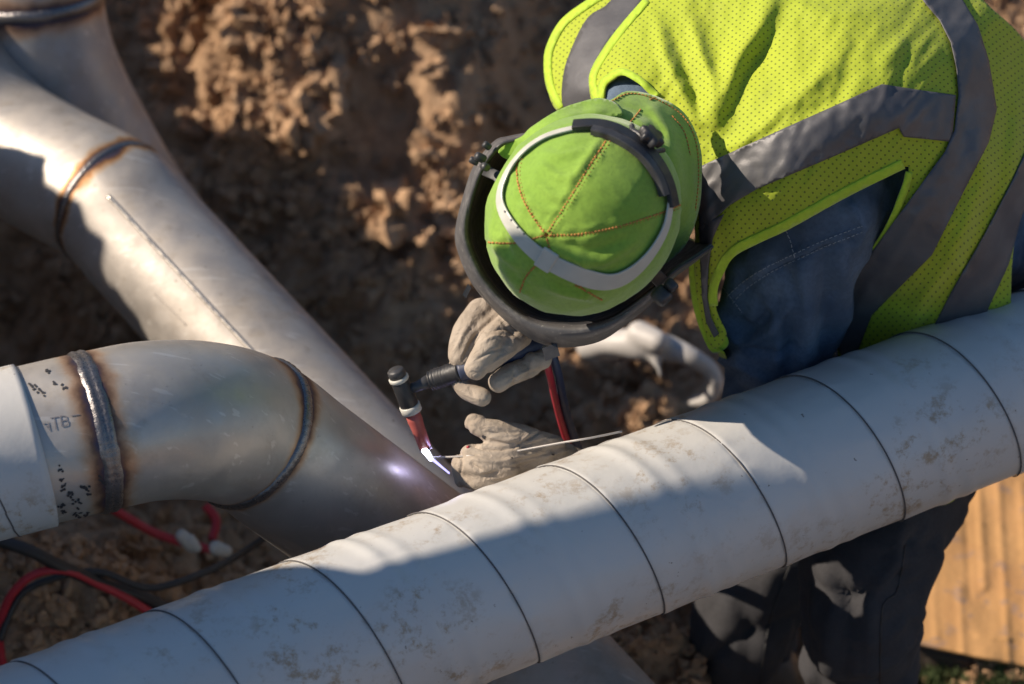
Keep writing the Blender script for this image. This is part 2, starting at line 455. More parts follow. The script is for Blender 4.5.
# ------------------------------------------------------------------ ground
def vnoise(p, sc):
    d, pts = noise.voronoi(Vector(p)*sc); return d[0], d[1]
def sstep(a, b, x):
    t = max(0, min(1, (x-a)/(b-a))); return t*t*(3-2*t)
HOSE_C = G(110, 585, .28); HOL = G(365, 75, .4)
SA = Vector((0, 0, 1)).cross(_s).normalized(); SBv = _s.cross(SA)
_o = Vector((-.78, .10, .61)).normalized(); _oa = Vector((0, 0, 1)).cross(_o).normalized(); _ob = _o.cross(_oa)
CREST = []                                                # skyline of the bank, as points whose shadow edge it makes
for a_, b_, t_ in [(-6, -.6, .9), (-4.5, -.60, .9), (-4.05, -.54, .85), (-3.97, -.40, .8), (-3.79, -.28, .6), (-3.6, -.22, .9), (-3.5, -.12, 1.2), (-3.4, -.09, 1.2), (-3.3, -.11, 1.1), (-3.2, -.12, 1.1), (-2, -.1, 1.0), (4, .0, 1)]:
    q_ = _oa*a_+_ob*b_+_o*t_; CREST.append((q_.dot(SA), q_.dot(SBv)))
def crest_z(x, y):
    a = x*SA.x+y*SA.y; b = CREST[-1][1]
    for i in range(len(CREST)-1):
        if CREST[i][0] <= a <= CREST[i+1][0]:
            t = (a-CREST[i][0])/(CREST[i+1][0]-CREST[i][0]); b = CREST[i][1]+(CREST[i+1][1]-CREST[i][1])*t
    return (b-x*SBv.x-y*SBv.y)/SBv.z
MOUND = G(330, 90, .3); LOW = G(636, 650, .25); LOW2 = G(595, 405, .15)
def terrain_z(x, y, fine=True):
    z = 0.0
    if x < -1.15 and x > -8:                                                          # spoil bank on the left
        c = crest_z(-1.62, y)+.028*noise.fractal(Vector((y*9, 1, 2)), .8, 2, 4)+.02*noise.noise(Vector((y*30, 4, 2)))
        z += c*sstep(-1.15, -1.62, x)*sstep(-8, -3, x)
    z += .33*math.exp(-((x-LOW.x)/.13)**2-((y-LOW.y)/.17)**2)+.14*math.exp(-((x-LOW2.x)/.13)**2-((y-LOW2.y)/.09)**2)
    dx = x-MOUND.x; dy = y-MOUND.y
    z += .25*math.exp(-(dy/.36)**2)*(sstep(-.62, -.02, dx)*sstep(.36, .12, dx))       # heap with a steep right side
    z -= .10*math.exp(-((x-HOL.x)/.075)**2-((y-HOL.y)/.07)**2)
    z += .62*sstep(3.75, 5.0, y + .12*noise.noise(Vector((x*1.6, y*.3, 3))))        # bank behind
    z += .9*sstep(5.0, 9.0, y)*1.0
    z += .30*math.exp(-((x-HOSE_C.x+.10)/.38)**2-((y-HOSE_C.y)/.34)**2)              # heap under the hoses
    # bank on the left, its crest casts the ragged shadow
    z += .10*noise.fractal(Vector((x*1.3, y*1.3, 0)), 1, 2, 3)
    if fine:
        q = Vector((x, y, 0))
        n1 = noise.fractal(q*4.5, .8, 2, 5); z += .070*n1+.020*abs(noise.noise(q*17))
        d1, d2 = vnoise((x+.03*noise.noise(q*9), y+.03*noise.noise(q*9+Vector((5, 5, 5))), .5), 11); z += .038*(min(d2-d1, .45))*(1.0)
        d1, d2 = vnoise((x, y, 2.5), 26); z += .016*min(d2-d1, .5)
        z += .010*noise.fractal(q*38, .8, 2, 3)
    return z
def axis_pts(lo, hi, step, far, grow=1.35):
    a = list(np.arange(lo, hi+1e-6, step)); s = step; L = lo
    left = []
    while L > -far: s *= grow; L -= s; left.append(L)
    s = step; Rr = a[-1]; right = []
    while Rr < far: s *= grow; Rr += s; right.append(Rr)
    return left[::-1]+a+right
gx = axis_pts(-1.0, 1.0, .0085, 400); gy = axis_pts(2.9, 5.6, .0085, 400)
V = []; F = []; nx = len(gx)
for y in gy:
    for x in gx:
        near = -3.2 < x < 2.5 and 1.5 < y < 7
        V.append((x, y, terrain_z(x, y, near)))
for j in range(len(gy)-1):
    for i in range(nx-1): F.append((j*nx+i, j*nx+i+1, (j+1)*nx+i+1, (j+1)*nx+i))
o = obj('ground', V, F, MAT['soil']); tag(o, kind='structure')
gbvh = bvh_of(o)
# clods
def ico(sub=2):
    bm = bmesh.new(); bmesh.ops.create_icosphere(bm, subdivisions=sub, radius=1); v = [x.co.copy() for x in bm.verts]; f = [tuple(q.index for q in p.verts) for p in bm.faces]; bm.free(); return v, f
iv, ifc = ico(2); iv3, ifc3 = ico(3); parts = []
for k in range(7500):
    px = random.uniform(-30, 1060); py = random.uniform(-40, 720)
    if px < 60 and py < 100: continue
    h, nn = hit(gbvh, px, py)
    if h is None: continue
    patch = noise.noise(Vector((h.x*3, h.y*3, 9)))
    if patch < -.15 and random.random() < .7: continue
    inl = 150 < px < 500 and py < 260
    r = .003+(.018 if inl else .015)*random.random()**3
    if random.random() < .05: r *= 1.5
    if inl and random.random() < .04: r = random.uniform(.022, .042)
    big = r > .014; vv, ff = (iv3, ifc3) if big else (iv, ifc)
    sd = random.uniform(0, 100); sx, sy, sz = [random.uniform(.7, 1.25) for _ in range(3)]
    V = []
    for p in vv:
        q = p*(1+.75*noise.fractal(p*1.4+Vector((sd, 0, 0)), .5, 2.2, 4)+.25*(noise.cell(p*2.2+Vector((sd, 0, 0)))-.5))
        V.append(h+Vector((q.x*sx, q.y*sy, q.z*sz))*r+Vector((0, 0, r*.35)))
    parts.append((V, ff))
V, F = merge(*parts); o = obj('dirt_clods', V, F, MAT['clod'], smooth=False); tag(o, kind='stuff')

# ------------------------------------------------------------------ pipes
RP = .0875
def bead_ring(name, c, axis, r, width, h, parent, seed=0, tubes=1, mat=None):
    """weld bead round a pipe, rippled"""
    a = Vector(axis).normalized(); n = a.orthogonal().normalized(); b = a.cross(n); seg = 200; prof = 9; V = []; F = []
    for k in range(seg):
        t = 2*math.pi*k/seg; wob = .0018*noise.noise(Vector((math.cos(t)*2+seed, math.sin(t)*2, 0)))
        rip = 1+.28*abs(math.sin(t*70+seed))
        for j in range(prof):
            u = j/(prof-1)*2-1
            hh = h*max(0, (1-u*u))**.5*rip
            if tubes == 2: hh *= .55+.6*abs(math.sin(u*math.pi*.95))
            V.append(Vector(c)+a*(u*width/2*(1+.15*noise.noise(Vector((t*6, seed, 3))))+wob)+(n*math.cos(t)+b*math.sin(t))*(r-.0006+hh))
    for k in range(seg):
        for j in range(prof-1): F.append((k*prof+j, k*prof+j+1, ((k+1) % seg)*prof+j+1, ((k+1) % seg)*prof+j))
    return obj(name, V, F, mat or MAT['bead'], parent)
def pathlen(path):
    s = [0]
    for i in range(1, len(path)): s.append(s[-1]+(path[i]-path[i-1]).length)
    return s
def nearest_s(path, q):
    s = pathlen(path); i = min(range(len(path)), key=lambda k: (path[k]-q).length); return s[i], i
# front elbow pipe (descends under the grey pipe)
cpts = [P(-230, 520, 3.80), P(-60, 470, 3.86), P(20, 449, 3.885), P(93, 432, 3.90), P(150, 421, 3.925), P(205, 421, 3.965), P(250, 433, 4.02)]
d_ = dirc(.62, -.50, .60).normalized(); e0 = cpts[-1]
cpts += [e0+d_*.08, e0+d_*.18, e0+d_*.28, e0+d_*.37]
cpath = [Vector(p) for p in catmull(cpts, 10)]
cS = pathlen(cpath)
w1, i1 = nearest_s(cpath, P(95, 432, 3.90)); w2, i2 = nearest_s(cpath, P(250, 433, 4.02))
C = thing('steel_elbow_pipe', G(100, 470, .2), 'steel pipe elbow with heat-tinted weld rings, its left end in a pale jacket', 'pipe')
MAT['steelC'] = steel('steel_front', (w1, w2), .030, stain=.25).m
C_wall = tube('pipe_wall', cpath, RP, MAT['steelC'], C, seg=96)
bead_ring('weld', cpath[i1], cpath[i1+1]-cpath[i1-1], RP, .021, .0026, C, 1, 2)
bead_ring('weld', cpath[i2], cpath[i2+1]-cpath[i2-1], RP, .014, .003, C, 5)
wj, ij = nearest_s(cpath, P(33, 446, 3.888))
# jacket on the left end, cut aslant with one spiral seam
jp = cpath[:ij+1]; T, Nn, Bb = frames(jp); Js = pathlen(jp)
def jacket_end(a): return .003*math.cos(a-1.9)
V = []; seg = 72; n = len(jp)
for i in range(n):
    for k in range(seg):
        a = 2*math.pi*k/seg; cc = jp[i]
        t = T[i]*(jacket_end(a) if i == n-1 else 0)
        V.append(cc+t+(Nn[i]*math.cos(a)+Bb[i]*math.sin(a))*(RP+.0035))
F = [(i*seg+k, i*seg+(k+1) % seg, (i+1)*seg+(k+1) % seg, (i+1)*seg+k) for i in range(n-1) for k in range(seg)]
J = obj('jacket', V, F, MAT['jacket'], C); mo = J.modifiers.new('thickness', 'SOLIDIFY'); mo.thickness = .003; mo.offset = -1
sp = []
Lj = Js[-1]
for k in range(90):
    t = k/89; a = -.2+t*3.6; s = Lj-.10+.085*t+0
    i = min(range(n), key=lambda q: abs(Js[q]-s)); i = min(i, n-2); f = (s-Js[i])/(Js[i+1]-Js[i]); cc = jp[i].lerp(jp[i+1], f)
    sp.append(cc+(Nn[i]*math.cos(a)+Bb[i]*math.sin(a))*(RP+.0038))
tube('jacket_seam', sp, .0009, MAT['seam'], J, seg=6)
jd = [(0, 0)]
# stencil marks on the bare steel
cb = bvh_of(C_wall)
def marks(name, items, mat, parent, bvh, lift=.0006):
    parts = []
    for pl, w in items:
        dn = catmull(pl, 6) if len(pl) > 2 else [np.array(pl[0])+(np.array(pl[1])-np.array(pl[0]))*t/5 for t in range(6)]
        pp = []; nn_ = []
        for q in dn:
            h, nn = hit(bvh, q[0], q[1])
            if h is not None: pp.append(h+nn*lift); nn_.append(nn)
        if len(pp) > 1: parts.append(ribbon_data(pp, nn_, w, .0002))
    if parts: V, F = merge(*parts); return obj(name, V, F, mat, parent, smooth=False)
ml = []
def scrib(cx, cy, n, sx, sy, w, ang):
    ca, sa = math.cos(ang), math.sin(ang)
    for _ in range(n):
        x0, y0 = random.uniform(-sx, sx), random.uniform(-sy, sy); x1, y1 = x0+random.uniform(-4, 4), y0+random.uniform(-3, 3)
        ml.append(([(cx+x0*ca-y0*sa, cy+x0*sa+y0*ca), (cx+x1*ca-y1*sa, cy+x1*sa+y1*ca)], w))
scrib(33, 386, 7, 4, 2, .0022, .4); scrib(41, 393, 5, 4, 2, .0022, .4); scrib(48, 372, 6, 5, 2, .0022, .4); scrib(61, 387, 6, 7, 2, .0022, .3)
scrib(64, 484, 9, 3, 7, .0024, -.2); scrib(70, 496, 7, 3, 4, .0024, -.2); scrib(88, 490, 11, 5, 5, .0024, -.2); scrib(103, 482, 6, 2, 5, .0022, 0); scrib(82, 515, 12, 9, 3, .0024, -.2); scrib(61, 468, 4, 2, 4, .002, 0)
scrib(76, 504, 5, 3, 4, .0024, -.2); scrib(63, 510, 10, 3, 8, .003, -.2)
marks('stencil_marking', ml, MAT['ink'], C, cb)
hm = []
def glyph(strokes, ox, oy, sc, ang):
    ca, sa = math.cos(ang), math.sin(ang)
    for st in strokes:
        hm.append(([(ox+(x*ca-y*sa)*sc, oy+(x*sa+y*ca)*sc) for x, y in st], .0011))
A0 = -.16
glyph([[(0, 0), (.5, 0)], [(.9, -.1), (.9, 1.3)], [(.4, .5), (.9, .5)]], 43, 424, 6, A0)
glyph([[(0, -.6), (1.1, -.6)], [(.5, -.6), (.5, .9)]], 51, 423, 8, A0)
glyph([[(0, -.7), (0, .8)], [(0, -.7), (.8, -.5), (.7, 0), (0, 0)], [(0, 0), (.9, .1), (.8, .7), (0, .8)]], 61, 421, 7, A0)
glyph([[(0, 0), (1.2, 0)]], 71, 416, 7, A0)
marks('hand_marking', hm, MAT['faint_ink'], C, cb)

# rear pipe A: elbow, weld, long straight run with a seam
apts = [P(-110, -160, 4.78), P(-88, -60, 4.78), P(-68, 25, 4.78), P(-42, 88, 4.77), P(0, 138, 4.75), P(54, 172, 4.70), P(110, 202, 4.64)]
a_dir = (P(438, 557, 4.40)-P(110, 202, 4.64)).normalized(); a0 = apts[-1]
apts += [a0+a_dir*.08, a0+a_dir*.2, a0+a_dir*.4, a0+a_dir*.7, a0+a_dir*1.0]
apath = [Vector(p) for p in catmull(apts, 8)]
wa, ia = nearest_s(apath, a0)
A = thing('rear_steel_pipe', G(60, 200, .25), 'long dull steel pipe with a lengthwise seam running behind the front elbow', 'pipe')
MAT['steelA'] = steel('steel_rear', (wa,), .016, base=(.50, .46, .415), rough=.53, stain=.8).m
A_wall = tube('pipe_wall', apath, RP, MAT['steelA'], A, seg=96)
bead_ring('weld', apath[ia], apath[ia+1]-apath[ia-1], RP, .009, .0022, A, 9)
ab = bvh_of(A_wall)
sm = []
for t in range(60):
    u = t/59; px = 108+(262-108)*u; py = 196+(362-196)*u
    h, nn = hit(ab, px, py)
    if h: sm.append(h+nn*.0002)
if len(sm) > 2: tube('lengthwise_seam', sm, .0030, MAT['bright_seam'], A, seg=8)
sm = []
for t in range(20):
    u = t/19; h, nn = hit(ab, 153+33*u, 292+33*u)
    if h: sm.append(h+nn*.0001)
if len(sm) > 2: tube('scratch_ridge', sm, .0009, MAT['steelA'], A, seg=6)
# pipe B behind at the top left
bpts = [P(20, -260, 4.74), P(26, -120, 4.76), P(34, -10, 4.80), P(48, 60, 4.84), P(80, 130, 4.90), P(128, 210, 5.0), P(190, 290, 5.08), P(240, 350, 5.12)]
bpath = [Vector(p) for p in catmull(bpts, 8)]
wb, ib = nearest_s(bpath, P(35, -3, 4.80))
B = thing('far_steel_pipe', G(30, 60, .1), 'bluish steel pipe with dark weld ring in the upper left corner', 'pipe')
MAT['steelB'] = steel('steel_far', (wb,), .035, base=(.44, .44, .45), rough=.45, stain=.2).m
tube('pipe_wall', bpath, RP+.003, MAT['steelB'], B, seg=80)
bead_ring('weld', bpath[ib], bpath[ib+1]-bpath[ib-1], RP+.003, .016, .0035, B, 3)

# grey jacketed pipe across the front
GR = .100
g0 = P(595, 543, 4.0); gd = dirc(.945, .335, .372).normalized(); gd.z = 0; gd.normalize()
GP = thing('jacketed_pipe', g0-Vector((0, 0, GR)), 'grey spiral-seamed jacketed pipe crossing the whole foreground, mud-smeared, half sunlit', 'pipe')
PITCHS = .157
S0 = -.95; S1 = 1.05; n = 1000
gpath = [g0+gd*(S0+(S1-S0)*i/n) for i in range(n+1)]
gT, gN, gB = frames(gpath)
def gfn(i, s, a, r):
    s_ = s+S0; ph = ((s_-SEAM_OFF)/PITCHS+HAND*a/(2*math.pi)) % 1.0
    x = ph if ph < .5 else ph-1                                # signed turn distance to the seam
    d = x*PITCHS
    rr = r
    rr += -.0012*math.exp(-(d/.0022)**2)
    rr += .0014*(1 if d > 0 else 0)*math.exp(-(abs(d)/.025))+.0012*noise.noise(Vector((s_*30, a*6, 2)))*math.exp(-(abs(d)/.02))      # lap edge
    for c_, a_, w_ in ((.060, .0024, .009), (.088, .0017, .009)):
        dd = (d-c_); dd = (dd+PITCHS/2) % PITCHS-PITCHS/2
        rr += a_*math.exp(-(dd/w_)**2)*(.8+.4*noise.noise(Vector((s_*9, a*2, 0))))
    rr += .0008*noise.noise(Vector((s_*14, math.cos(a)*3, math.sin(a)*3)))
    rr += .0012*noise.noise(Vector((s_*3, math.cos(a), math.sin(a))))
    return rr
SEAM_OFF = 0; HAND = 1
# choose hand and offset from where one seam meets the top and bottom of the pipe
def g_sa(px, py):
    """axis station and angle of the pipe point seen at px, py"""
    o_ = CAMP; d = (P(px, py, 1.0)-CAMP).normalized(); w = o_-g0
    d1 = d-gd*d.dot(gd); w1_ = w-gd*w.dot(gd)
    a_, b_, c_ = d1.dot(d1), 2*d1.dot(w1_), w1_.dot(w1_)-GR**2
    disc = max(b_*b_-4*a_*c_, 0); t = (-b_-math.sqrt(disc))/(2*a_); q = o_+d*t
    s = (q-g0).dot(gd); r = (q-g0)-gd*s; return s, math.atan2(r.dot(gB[0]), r.dot(gN[0]))
st, at_ = g_sa(567, 470); sb, ab_ = g_sa(654, 596)
da = (ab_-at_+math.pi) % (2*math.pi)-math.pi
slope = (sb-st)/da                                        # metres per radian
HAND = -1 if slope > 0 else 1
SEAM_OFF = st-(-HAND)*at_*PITCHS/(2*math.pi)
print('seam', slope*2*math.pi, HAND, st, at_, sb, ab_)
tube('pipe_jacket', gpath, GR, MAT['jacket'], GP, seg=160, fn=gfn)
sp = []
turns0 = int(S0/PITCHS)-1
k0 = S0+.02
aa = np.linspace(0, 1, 1500)
for u in aa:
    s_ = S0+.01+(S1-S0-.02)*u
    a = (s_-SEAM_OFF)*2*math.pi/PITCHS*(-HAND)
    sp.append(g0+gd*s_+(gN[0]*math.cos(a)+gB[0]*math.sin(a))*(GR+.0006))
tube('spiral_seam', sp, .0009, MAT['seam'], GP, seg=6)
o = obj('rivet', *sphere_data(P(578, 619, 3.935), .0035, 12, 8), MAT['clear'], GP)

def gsurf(px, py):
    s_, a = g_sa(px, py); return g0+gd*s_+(gN[0]*math.cos(a)+gB[0]*math.sin(a))*GR
q = gsurf(600, 508); nperp = gd.cross(_s).normalized()
if nperp.dot(Vector((0, -1, 0))) < 0: nperp = -nperp
oq = q+_s*1.4+nperp*.159; gd2 = (gd+nperp*.06).normalized()  # added blocker out of view, casts the shadow edge along the grey pipe
OP = [oq+gd2*(-1.6+1.72*i/60) for i in range(61)]
SHADE_WIDE = [oq+gd2*(-1.5+1.03*i/20) for i in range(21)]  # wider added piece, shades the left end of the grey pipe
o = tube('added_shade_pipe', OP, .16, MAT['jacket'], None, seg=64, origin=oq); tag(o, 'unseen wide pipe added high on the left to shade the grey pipe', 'pipe')
tube('added_shade_sleeve', SHADE_WIDE, .27, MAT['jacket'], o, seg=64)

# ------------------------------------------------------------------ lower left hoses and things behind
def hose(name, pts, r, mat, label, cat='hose', group=None, lift=0):
    w = [P(*p) for p in pts]; c = [Vector(p) for p in catmull([tuple(x) for x in w], 10)]
    o = tube(name, c, r, mat, None, seg=12, origin=w[0]); tag(o, label, cat, group); return o
hose('welding_hose', [(30, 720, 4.55), (2, 660, 4.5), (4, 610, 4.46), (28, 578, 4.44), (62, 570, 4.44), (98, 584, 4.47), (135, 603, 4.5), (190, 640, 4.55)], .0055, MAT['red_hose'], 'red hose looping out of the dark hollow below the steel elbow')
hose('welding_hose', [(-20, 535, 4.42), (28, 550, 4.42), (60, 566, 4.44), (105, 585, 4.48), (150, 600, 4.52), (220, 640, 4.6)], .0085, MAT['black'], 'thick black hose lying behind the red loop under the elbow')
hose('power_cable', [(0, 640, 4.47), (20, 596, 4.46), (55, 578, 4.46), (100, 572, 4.47), (150, 588, 4.49), (205, 572, 4.51), (240, 554, 4.53), (268, 535, 4.56)], .0048, MAT['black'], 'thin black cable arching right towards the underside of the elbow', 'cable')
hose('welding_hose', [(100, 500, 4.6), (128, 518, 4.62), (155, 533, 4.64), (185, 543, 4.65), (222, 552, 4.66)], .0060, MAT['red_hose'], 'red tube with white couplings lying under the steel elbow')
CO = bpy.data.objects
V, F = merge(capsule_data([P(182, 536, 4.64), P(192, 545, 4.645)], [.009, .010]), capsule_data([P(190, 540, 4.64), P(197, 548, 4.64)], [.008, .006]))
o = obj('coupling', V, F, MAT['white_plastic'], CO['welding_hose.002'])
V, F = capsule_data([P(216, 548, 4.655), P(226, 551, 4.66)], [.010, .008]); obj('coupling', V, F, MAT['white_plastic'], CO['welding_hose.002'])
hose('cloth_strap', [(205, 505, 4.68), (216, 520, 4.68), (212, 540, 4.67)], .006, MAT['red_hose'], 'short red strap hanging at the hollow edge behind the couplings', 'strap')

cl = [([P(590, 346, 4.92), P(610, 343, 4.9), P(640, 345, 4.88), P(668, 348, 4.87), P(690, 356, 4.86), P(708, 368, 4.87), P(716, 384, 4.88), P(708, 398, 4.9), P(692, 402, 4.93)], [.020, .019, .022, .019, .014, .012, .011, .010, .007]),
      ([P(640, 334, 4.87), P(658, 342, 4.85)], [.019, .016]),
      ([P(650, 352, 4.87), P(657, 364, 4.86), P(661, 376, 4.86)], [.010, .006, .004]),
      ([P(596, 350, 4.93), P(614, 352, 4.93)], [.014, .012])]
o = organic('pipe_clamp', cl, MAT['pale'], None, .004, 3, lambda p, n: .0015*noise.noise(p*30), origin=G(640, 400, .2))
tag(o, 'pale hooked metal clamp lying on the shaded dirt behind the welder\'s elbow', 'clamp')

# cardboard, plank, grass
z0 = .12
def CARDF(x, y):
    v = 0
    for cx, y0_, y1_, w, a in ((983, 480, 590, 4, .013), (1003, 470, 690, 3, .010), (958, 585, 660, 3, .009), (1026, 480, 690, 4, .009), (932, 500, 640, 3, .006), (968, 500, 600, 2.5, -.008), (1060, 470, 690, 5, .01)):
        xx = x-cx-.06*(y-560)
        if y0_ < y < y1_: v += a*math.exp(-(xx/w)**2)
    for cy, x0_, x1_, w, a in ((522, 900, 1120, 2.5, .010), (545, 930, 1120, 2.5, -.007), (636, 975, 1120, 2.5, .012), (590, 900, 985, 3, .006), (566, 985, 1120, 2, .006)):
        yy = y-cy-.08*(x-980)
        if x0_ < x < x1_: v += a*math.exp(-(yy/w)**2)
    return v*.34+.003*noise.noise(Vector((x*.03, y*.03, 8)))
def carddepth(x, y): return dz_(x, y, z0)-.010*noise.noise(Vector((x*.02, y*.012, 0)))-CARDF(x, y)
cbp = [(905, 655), (894, 640), (893, 560), (900, 480), (905, 400), (1180, 400), (1180, 700), (1030, 672), (960, 652)]
cbp = [(893, 640), (898, 540), (905, 400), (1180, 400), (1180, 690), (1030, 666), (960, 652), (905, 640)]
o = relief('cardboard_sheet', cbp, carddepth, MAT['card'], None, 3.2, 0, .006, smooth_poly=False, origin=G(1000, 560, z0))
tag(o, 'crumpled brown cardboard sheet in the sun behind the welder\'s legs', 'cardboard')
parts = []
def box_data(c, ax, ay, az):
    V = [Vector(c)+ax*i+ay*j+az*k for i in (-1, 1) for j in (-1, 1) for k in (-1, 1)]
    F = [(0, 1, 3, 2), (4, 6, 7, 5), (0, 4, 5, 1), (2, 3, 7, 6), (0, 2, 6, 4), (1, 5, 7, 3)]; return V, F
pa, pb = G(880, 648, .05), G(1160, 706, .05)
ax = (pb-pa)/2; ay = Vector((-ax.y, ax.x, 0)).normalized()*.03
V, F = box_data((pa+pb)/2+Vector((0, 0, .01)), ax, ay, Vector((0, 0, .035)))
o = obj('wooden_plank', V, F, MAT['wood'], None, smooth=False, origin=(pa+pb)/2); mo = o.modifiers.new('b', 'BEVEL'); mo.width = .004
tag(o, 'dark weathered plank under the front edge of the cardboard', 'plank')
V = []; F = []
for k in range(9000):
    px = random.uniform(880, 1100); py = random.uniform(655, 740)
    h, nn = hit(gbvh, px, py)
    if h is None: continue
    a = random.uniform(0, 6.28); w = Vector((math.cos(a), math.sin(a), 0))*.0018; t = Vector((random.uniform(-.012, .012), random.uniform(-.012, .012), random.uniform(.012, .035)))
    b = len(V); V += [h-w, h+w, h+t]; F.append((b, b+1, b+2))
o = obj('grass', V, F, MAT['grass'], smooth=False); tag(o, kind='stuff')

# ------------------------------------------------------------------ the welder
PB = G(860, 800, .0); PB.z = 0
W = thing('person', PB, 'welder in lime safety vest, green cap and black helmet bending over the pipes', 'person')
hip = P(975, 200, 4.42); chest = P(860, 165, 4.16); neckb = P(735, 150, 4.06); headc = P(590, 215, 3.90)
shL = P(832, 195, 4.06); elL = P(772, 366, 4.235); wrL = P(620, 520, 4.24); haL = P(520, 462, 4.12)
shR = P(650, 45, 4.20); elR = P(608, 225, 4.36); wrR = P(535, 322, 4.15); haR = P(500, 345, 4.07)
hpL = P(985, 240, 4.42); knL = P(868, 570, 4.30); ftL = P(852, 800, 4.60)
hpR = P(930, 170, 4.52); knR = P(750, 600, 4.54); ftR = P(750, 780, 4.74)
body = organic('body', [([hip, chest, neckb], [.115, .12, .055]), ([neckb, P(660, 180, 4.0), headc], [.055, .05, .06]),
    ([shL, elL], [.045, .035]), ([elL, P(745, 475, 4.28), wrL], [.035, .03, .026]), ([wrL, haL], [.026, .025]), ([shR, elR], [.045, .035]), ([elR, wrR], [.035, .026]), ([wrR, haR], [.026, .022]),
    ([chest, shL], [.09, .05]), ([chest, shR], [.09, .05]), ([hip, hpL], [.1, .075]), ([hip, hpR], [.1, .075]), ([hpL, knL], [.075, .05]), ([knL, ftL], [.05, .035]),
    ([hpR, knR], [.075, .05]), ([knR, ftR], [.05, .035]), ([headc+Vector((0, -.01, -.07)), headc+Vector((-.03, 0, -.12))], [.05, .012])],
    MAT['skin'], W, .010, 3, extra=[sphere_data(headc, .088, 20, 14)])
# denim shirt: torso and both sleeves
arm_ax = (elL-shL).normalized()
def shirt_disp(p, n):
    v = .009*ridgefold(p, arm_ax.cross(Vector((0, .3, 1))), 11, 3)+.005*noise.noise(p*13)+.0040*ridgefold(p, arm_ax, 20, 4)+.009*crease(p, arm_ax+Vector((.5, 0, .3)), 9, 3, 3)+.006*crease(p, arm_ax-Vector((.5, 0, .3)), 15, 4, 4)+.002*crease(p, (1, .2, .5), 40, 3)
    return v
SF = [([(722, 302), (727, 326), (743, 344), (768, 332), (792, 300)], 4, .0065), ([(735, 318), (752, 332), (772, 312)], 5, -.0060), ([(738, 342), (760, 352), (800, 346)], 3, -.0050), ([(802, 262), (806, 310), (802, 380)], 8, .0060), ([(822, 245), (826, 300), (822, 370)], 6, -.0060), ([(840, 235), (843, 290), (838, 350)], 6, .0050), ([(716, 360), (740, 362), (770, 380)], 4, .0050), ([(722, 378), (750, 376), (775, 390)], 3, -.0040),
      ([(770, 258), (790, 280), (800, 300)], 4, -.0040), ([(850, 200), (862, 225), (852, 250)], 5, .0050), ([(728, 296), (765, 268), (790, 256), (825, 240), (862, 226)], 3, .0022), ([(731, 302), (767, 274), (792, 262), (826, 246), (862, 233)], 1.6, -.0030), ([(784, 226), (790, 240), (795, 258)], 2, .0020), ([(765, 300), (780, 330), (776, 365)], 5, .0045), ([(785, 310), (792, 345), (786, 380)], 5, -.0045)]
_sd = shirt_disp
def shirt_disp(p, n): return .5*_sd(p, n)+pfold(p, n, SF, 1.8)
shirt = organic('denim_shirt', [([P(990, 215, 4.44), chest, P(745, 158, 4.07)], [.125, .128, .07]), ([shL, P(798, 262, 4.11), P(779, 335, 4.19), elL], [.074, .070, .066, .058]), ([elL, P(745, 475, 4.28), wrL], [.056, .046, .040]),
    ([P(738, 326, 4.15), P(762, 345, 4.18)], [.024, .035]), ([P(746, 318, 4.15), P(750, 272, 4.11)], [.028, .030]),
    ([chest, shL], [.10, .066]), ([chest, P(740, 90, 4.20), shR+CAMF*.05], [.10, .06, .05]), ([shR, elR], [.062, .052]), ([elR, wrR], [.05, .038]), ([P(700, 120, 4.05), P(640, 98, 4.05), P(618, 96, 4.05)], [.05, .03, .024])],
    MAT['denim'], W, .0055, 5, shirt_disp)
shb = bvh_of(shirt)
stitches('seam_stitching', shb, [[(728, 296), (742, 283), (765, 268), (790, 256), (825, 240), (862, 226)], [(733, 303), (746, 289), (768, 274), (792, 262), (826, 246), (862, 232)], [(784, 226), (790, 240), (795, 258)], [(724, 288), (733, 300), (742, 312)]], .0006, MAT['dthread'], shirt, 3.5, 1.4)
# trousers
def pants_disp(p, n):
    return .008*ridgefold(p, (1, .2, .35), 9, 2.2)+.005*noise.noise(p*16)+.010*crease(p, (1, .3, .6), 11, 3, 3)+.004*crease(p, (1, .3, -.4), 22, 3, 3)-.001+pfold(p, n, PFL)
PFL = [([(905, 520), (893, 570), (868, 600), (872, 684)], 6, .008), ([(925, 525), (905, 548), (880, 556)], 4, -.006), ([(935, 548), (915, 562), (895, 566)], 4, .006), ([(930, 575), (908, 590), (888, 592)], 4, -.006), ([(930, 610), (905, 620), (885, 640)], 5, .006), ([(815, 560), (835, 600), (828, 650), (835, 684)], 7, .008), ([(835, 570), (850, 610), (845, 684)], 5, -.007), ([(770, 570), (762, 620), (765, 684)], 6, .006), ([(735, 580), (748, 630), (740, 684)], 6, -.006)]
pants = organic('trousers', [([hip, hpL], [.12, .10]), ([hip, hpR], [.12, .1]), ([hpL, P(925, 420, 4.36), knL, P(862, 680, 4.42), ftL], [.10, .088, .080, .072, .062]),
    ([hpR, P(840, 420, 4.54), knR, P(750, 690, 4.64), ftR], [.10, .082, .070, .066, .060])], MAT['pants'], W, .008, 4, pants_disp)
pb_ = bvh_of(pants)
stitches('seam_stitching', pb_, [[(905, 545), (897, 590), (882, 610), (880, 684)], [(790, 565), (770, 620), (760, 684)]], .0010, MAT['black'], pants, 60, 0)
# boots
for f, sx in ((ftL, 1), (ftR, 1)):
    z = Vector((f.x, f.y, .05))
    organic('boot', [([Vector((f.x, f.y, .2)), z+Vector((.02, 0, 0))], [.06, .055]), ([z+Vector((.03, 0, 0)), z+Vector((-.17, -.02, -.005))], [.05, .042])], MAT['boot'], W, .008, 3)

